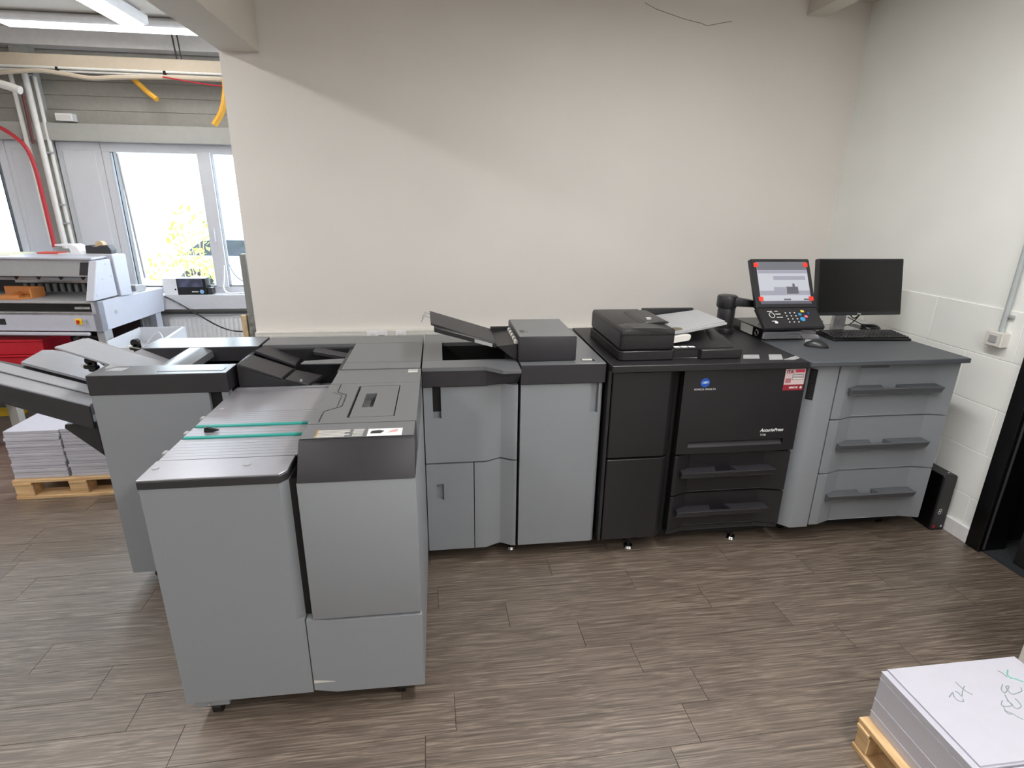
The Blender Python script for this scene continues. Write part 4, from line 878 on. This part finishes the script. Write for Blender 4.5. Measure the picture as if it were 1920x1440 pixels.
# red crates and dark bag below the cutter
for i, z in enumerate((.30, .42, .54)):
    yc = 2.28
    t = thing('red_crate', ('lowest' if i == 0 else 'middle' if i == 1 else 'topmost')+' red plastic crate in the pile below the cutter', 'crate', (-3.8, 2.45, z), group='red crates below the cutter')
    part('box', B().box(-4.25, -3.385, yc, yc+.34, z, z+.10, .004), RED, t); part('rim', B().box(-4.26, -3.375, yc-.01, yc+.35, z+.10, z+.117, .004), RED, t)
t = thing('crate_stand', 'dark low stand under the red crates', 'stand', (-3.8, 2.45, 0)); part('top', B().box(-4.25, -3.385, 2.28, 2.62, .27, .298), BLK, t)
for x in (-4.2, -3.43):
    for y in (2.32, 2.58): part('leg', B().box(x-.02, x+.02, y-.02, y+.02, 0, .27), BLK, t)
b = B().sphere((-3.14, 2.40, .33), 1, (.17, .14, .33), 20, 14)
rn = random.Random(4)
for v in b.bm.verts: v.co += Vector((rn.uniform(-.018, .018), rn.uniform(-.018, .018), rn.uniform(-.012, .012)))
solo('rubbish_bag', b, mat('dark plastic bag', rgb(70, 60, 62), .25, var=.3, scale=20), 'dark shiny plastic bag standing under the cutter', 'bag')
# white drawer frame beside the cutter
df = thing('metal_trough', 'white perforated metal trough beside the cutter and radiator', 'trough', (-2.66, 2.4, 0))
part('side_wall', B().box(-2.868, -2.858, 2.17, 2.66, .54, .66), PVC, df); part('side_wall', B().box(-2.875, -2.515, 2.655, 2.665, .54, .66), PVC, df)
part('side_wall', B().hexa([(-2.475, 2.11, .56), (-2.455, 2.11, .56), (-2.505, 2.665, .56), (-2.525, 2.665, .56), (-2.475, 2.11, .66), (-2.445, 2.11, .66), (-2.505, 2.665, .66), (-2.53, 2.665, .66)]), PVC, df)
part('side_wall', B().box(-2.875, -2.46, 2.12, 2.14, .575, .62), PVC, df); part('bottom', B().box(-2.875, -2.48, 2.14, 2.66, .53, .545), LTG, df)
for i in range(9): part('hole', B().cyl((-2.8655, 2.22+i*.045, .635), .006, .002, 'x', 10), DARK, df)
for x, y in ((-2.86, 2.16), (-2.48, 2.16), (-2.86, 2.64), (-2.53, 2.64)): part('leg', B().box(x-.015, x+.015, y-.015, y+.015, 0, .54), LTG, df)
part('cable_bundle', B().tube(spline([(-2.75, 2.5, .56), (-2.68, 2.55, .64), (-2.62, 2.5, .60), (-2.60, 2.45, .57)]), .006, 6), PVC, df)

# ---- radiator
ra = thing('radiator', 'white panel radiator under the window sill', 'radiator', (-2.3, 3.14, .2))
part('panel', B().box(-3.35, -1.2, 3.13, 3.145, .17, .675, .003), WHITE, ra)
for i in range(52): part('flute', B().prism([(3.13, .20), (3.122, .215), (3.122, .615), (3.13, .63)], 'x', -3.33+i*.041, -3.33+i*.041+.024), WHITE, ra)
part('grille', B().box(-3.35, -1.2, 3.10, 3.22, .668, .680, .002), LTG, ra)
part('rear_panel', B().box(-3.35, -1.2, 3.20, 3.215, .17, .675, .003), WHITE, ra)
for x in (-3.2, -2.3, -1.35): part('bracket', B().box(x-.02, x+.02, 3.145, 3.20, .25, .6), LTG, ra)
# ---- on the sill
bx = thing('cardboard_box', 'black and white printed box standing on the window sill', 'box', (-2.62, 3.10, .865))
part('carton', B().box(-2.80, -2.445, 3.065, 3.18, .865, 1.012, .002), JET, bx)
part('white_side', B().box(-2.805, -2.69, 3.062, 3.182, .866, 1.013, .001), WHITE, bx)
part('picture', B().box(-2.68, -2.47, 3.0635, 3.065, .935, 1.008), mat('dark photo print', rgb(75, 78, 100), .4, var=.5, scale=18), bx)
part('round_logo', B().cyl((-2.485, 3.065, .893), .018, -.002, 'y', 24), BLUEL, bx, 'round pale blue emblem')
part('lettering', B().box(-2.57, -2.515, 3.0632, 3.065, .888, .898), LABEL, bx); part('dot', B().cyl((-2.705, 3.062, .915), .008, -.001, 'y', 14), JET, bx)
part('side_flap', B().box(-2.445, -2.40, 3.08, 3.15, .866, .925, .004), DARK, bx)
solo('power_cable', B().tube(spline([(-2.80, 3.045, .855), (-2.70, 3.04, .80), (-2.55, 3.03, .70), (-2.40, 3.02, .60), (-2.28, 3.02, .545), (-2.15, 3.02, .53), (-2.02, 3.02, .545)], 8), .006, 8), JET, 'black cable hanging in front of the radiator', 'cable')
solo('extension_lead', B().tube(spline([(-2.285, 3.13, 1.12), (-2.30, 3.12, 1.0), (-2.315, 3.12, .92), (-2.27, 3.10, .872), (-2.15, 3.10, .875), (-2.05, 3.10, .876)], 6), .008, 8), WHITE, 'white cord lying on the window sill', 'cord')
solo('grey_cord', B().tube(spline([(-2.26, 3.175, 1.13), (-2.22, 3.175, 1.03), (-2.14, 3.175, .96), (-2.05, 3.175, .93)], 6), .005, 8), LTG, 'thin grey cord hanging before the window', 'cord')
# ---- boards leaning at the wall end
solo('metal_rail', B().box(-1.635, -1.600, 1.60, 1.66, 0, 1.36, .002), mat('dull grey metal', rgb(140, 140, 136), .5), 'tall grey metal rail leaning at the wall end', 'rail')
solo('wooden_batten', B().box(-1.668, -1.634, 1.565, 1.595, 0, .965, .002), SKIN, 'short wooden batten standing at the wall end', 'batten')
b = B(); rn = random.Random(11); n = 14
rings = []
for i in range(n):
    z = .04+i*.072; ring = []
    for k in range(10):
        a_ = 2*math.pi*k/10; r_ = .020+rn.uniform(-.004, .004)
        ring.append(b.bm.verts.new((-1.603+r_*math.cos(a_)*1.1, 1.575+r_*math.sin(a_), z)))
    rings.append(ring)
for A, C in zip(rings, rings[1:]):
    for k in range(10): b.bm.faces.new([A[k], A[(k+1)%10], C[(k+1)%10], C[k]])
b.bm.faces.new(rings[0][::-1]); b.bm.faces.new(rings[-1])
solo('plastic_roll', b, PLAST, 'crinkled grey plastic sheeting rolled up at the wall end', 'plastic roll')

# ---- pipes, duct and hoses on the window wall
cd = thing('cable_tray', 'beige cable tray running along above the windows', 'cable tray', (-3, 3.0, 2.63))
part('trough', B().box(XL, -1.2, 2.97, 3.07, 2.650, 2.736, .003), BEIGE, cd)
part('bottom_lip', B().tube([(XL, 2.975, 2.648), (-1.2, 2.975, 2.642)], .010, 8).tube([(XL, 2.99, 2.630), (-1.2, 2.99, 2.622)], .009, 8), OFFW, cd)
for x in (-2.36,): part('hanger_rod', B().tube([(x, 2.99, 2.73), (x-.012, 2.99, ZC)], .006, 8).tube([(x+.035, 2.99, 2.73), (x+.026, 2.99, 2.91)], .005, 8), DARK, cd)
for x in (-3.25, -2.47): part('clip', B().box(x, x+.02, 2.965, 3.0, 2.60, 2.65), JET, cd)
solo('beige_hose', B().tube(spline([(-4.2, 2.945, 2.50), (-3.75, 2.945, 2.575), (-3.40, 2.945, 2.612), (-3.2, 2.945, 2.60), (-3.0, 2.945, 2.575), (-2.8, 2.945, 2.588), (-2.5, 2.945, 2.60), (-2.05, 2.945, 2.60), (-1.5, 2.945, 2.60)], 6), .017, 8), BEIGE, 'beige hose tied under the cable tray', 'hose')
solo('red_wire', B().tube(spline([(-2.46, 2.92, 2.60), (-2.25, 2.92, 2.57), (-2.03, 2.92, 2.55), (-1.6, 2.92, 2.54)], 6), .005, 6), REDH, 'thin red wire under the cable tray', 'wire')
solo('yellow_hose', B().tube(spline([(-2.80, 3.10, 2.66), (-2.72, 3.06, 2.58), (-2.63, 3.02, 2.50), (-2.562, 3.0, 2.448)], 6), .021, 10), YEL, 'short slanted yellow hose below the cable tray', 'hose')
solo('yellow_hose', B().tube(spline([(-1.99, 2.905, 2.60), (-2.00, 2.905, 2.51), (-2.045, 2.905, 2.37), (-2.12, 2.905, 2.262)], 6), .024, 10), YEL, 'curved yellow hose hanging next to the wall end', 'hose')
solo('white_pipe', B().tube([(-3.655, 3.10, 2.63), (-3.655, 3.10, 1.3)], .017, 10), OFFW, 'thin white pipe on the far side of the pillar', 'pipe')
wp = thing('white_pipe', 'thick white pipe with clips on the near side of the pillar', 'pipe', (-3.55, 3.10, 1.3))
part('tube', B().tube([(-3.552, 3.10, 2.64), (-3.552, 3.10, 1.27)], .022, 12), OFFW, wp); part('tube', B().tube([(-3.505, 3.13, 2.60), (-3.505, 3.13, 1.27)], .014, 10), OFFW, wp)
for z in (2.60, 2.03, 1.62, 1.47): part('clip', B().box(-3.58, -3.49, 3.10, 3.15, z, z+.016, .002), LTG, wp)
solo('heating_pipe', B().tube(spline([(-4.2, 2.9, 2.60), (-3.85, 2.9, 2.55), (-3.62, 2.9, 2.505), (-3.49, 2.9, 2.465)], 6), .030, 12), OFFW, 'off white pipe stub running out of the picture', 'pipe')
solo('dark_red_rod', B().tube([(-3.572, 3.05, 2.46), (-3.58, 3.05, 2.10)], .011, 8), DRED, 'dark red rod below the pipe stub', 'rod')
solo('red_hose', B().tube(spline([(-4.05, 3.0, 2.24), (-3.90, 3.0, 2.25), (-3.765, 3.0, 2.207), (-3.66, 3.0, 2.13), (-3.605, 3.0, 2.05), (-3.580, 3.0, 1.90), (-3.575, 3.0, 1.70), (-3.576, 3.0, 1.29)], 8), .016, 10), REDH, 'red hose curving down towards the cutter', 'hose')
jb = thing('junction_box', 'small white junction box on the grey boards', 'box', (-3.37, 3.18, 2.28)); part('cover', B().box(-3.432, -3.305, 3.15, YWIN-.024, 2.285, 2.345, .004), WHITE, jb); part('lid_line', B().box(-3.42, -3.317, 3.148, 3.151, 2.297, 2.333), OFFW, jb)

# ---- white table by the picture edge
tb = thing('work_table', 'white work table cut off by the picture edge', 'table', (-4.0, 1.55, 0))
part('table_top', B().box(-4.7, -3.28, 1.25, 1.90, .515, .55, .003), WHITE, tb)
for x in (-4.6, -3.37):
    for y in (1.32, 1.83): part('leg', B().box(x-.03, x+.03, y-.03, y+.03, 0, .515, .002), CREAM, tb)
solo('paper_pad', B().box(-3.75, -3.36, 1.70, 1.84, .55, .566, .001), PINK, 'magenta paper pad on the white work table', 'paper')
# keep the pad clear of the tray in front
solo('floor_tape', B().slab([(-4.3, 2.30, .0012), (-3.75, 2.42, .0012), (-3.80, 2.60, .0012), (-4.3, 2.60, .0012)], .001), YTAPE, 'yellow tape patch on the floor by the table', 'tape')

# ================================================================== OUTSIDE
struct('ground_outside', B().box(-30, 20, YWIN+.3, 40, -.5, -.30), mat('pale paving', rgb(190, 190, 186), .9), 'pale paving outside the window')
def shrub(x, y, z, r, h, n, label, seed):
    rn = random.Random(seed); t = thing('garden_shrub', label, 'shrub', (x, y, -.30), group='shrubs outside the window')
    b = B()
    for i in range(n):
        a = rn.uniform(0, 6.283); u = rn.uniform(-1, 1); q = rn.uniform(.35, 1)**.5
        c = Vector((x+r*q*math.cos(a)*math.sqrt(1-u*u), y+r*q*math.sin(a)*math.sqrt(1-u*u), z+h*q*u)); s = rn.uniform(.03, .07)
        e1 = Vector((rn.uniform(-1, 1), rn.uniform(-1, 1), rn.uniform(-1, 1))).normalized(); e2 = e1.orthogonal().normalized()
        b.bm.faces.new([b.bm.verts.new(c+e1*s), b.bm.verts.new(c+e2*s*.5), b.bm.verts.new(c-e1*s), b.bm.verts.new(c-e2*s*.5)])
    part('foliage', b, LEAF, t, smooth=False)
    st = B()
    for k in range(5):
        a = k*1.26; st.tube(spline([(x, y, -.30), (x+.1*math.cos(a), y+.1*math.sin(a), z*.5), (x+r*.6*math.cos(a), y+r*.6*math.sin(a), z+h*.3)], 4), .008, 6)
    part('stem', st, BARK, t)
shrub(-5.75, 7.6, 1.05, .4, .75, 200, 'leafy shrub outside at the left side of the glass', 1)
shrub(-4.75, 8.2, .45, .7, .35, 200, 'low bright shrub outside in the middle of the glass', 2)
shrub(-4.25, 7.4, 1.1, .35, .5, 130, 'tall sparse shrub outside near the window mullion', 3)
shrub(-9.0, 8.5, .9, .9, .8, 400, 'leafy shrub outside beyond the outer window', 4)
CARM = mat('pale car paint', rgb(170, 180, 195), .3)
ca = thing('parked_car', 'pale car parked outside the window', 'car', (-3.9, 10.5, -.30))
part('body', B().prism([(-6.0, -.05), (-1.9, -.05), (-1.85, .25), (-2.0, .45), (-2.9, .55), (-3.4, .95), (-5.0, .98), (-5.6, .60), (-6.0, .50)], 'y', 9.7, 11.4, .05, 2), CARM, ca)
part('window_band', B().prism([(-3.05, .57), (-3.5, .88), (-4.95, .90), (-5.4, .60)], 'y', 9.68, 11.42), mat('dark car glass', rgb(40, 48, 58), .1), ca)
for x in (-5.2, -2.7):
    wh = part('wheel', B().cyl((x, 9.66, .02), .32, .22, 'y', 28), JET, ca); part('rim', B().cyl((x, 9.65, .02), .19, .02, 'y', 20), STEEL, wh)
    part('wheel', B().cyl((x, 11.22, .02), .32, .22, 'y', 28), JET, ca)

# wooden thing past the doorway and grey cabinet corner at the picture edge
solo('wooden_post', B().box(2.70, 2.76, -.16, -.10, .006, .20, .008), mat('brown lacquered wood', rgb(150, 90, 50), .5, var=.3, scale=25), 'short brown wooden post on the matting beyond the doorway', 'post')

cb = thing('steel_cabinet', 'light grey steel cabinet corner behind the large paper stack', 'cabinet', (1.95, -1.25, 0))
part('body', B().box(1.648, 2.25, -1.55, -.957, .02, .80, .003), OFFW, cb); part('top', B().box(1.646, 2.252, -1.552, -.955, .80, .815, .002), LTG, cb)
part('plinth', B().box(1.67, 2.23, -1.53, -.98, 0, .02), GAP, cb)
# lettering becomes plain mesh
bpy.context.view_layer.update()
dg = bpy.context.evaluated_depsgraph_get()
for o in TEXTS:
    me = bpy.data.meshes.new_from_object(o.evaluated_get(dg)); nm = o.name.split('.')[0]
    n = bpy.data.objects.new(nm, me); COL.objects.link(n); n.parent = o.parent; n.matrix_parent_inverse = o.matrix_parent_inverse.copy()
    n.location = o.location; n.rotation_euler = o.rotation_euler; n.scale = o.scale
    bpy.data.objects.remove(o, do_unlink=True)
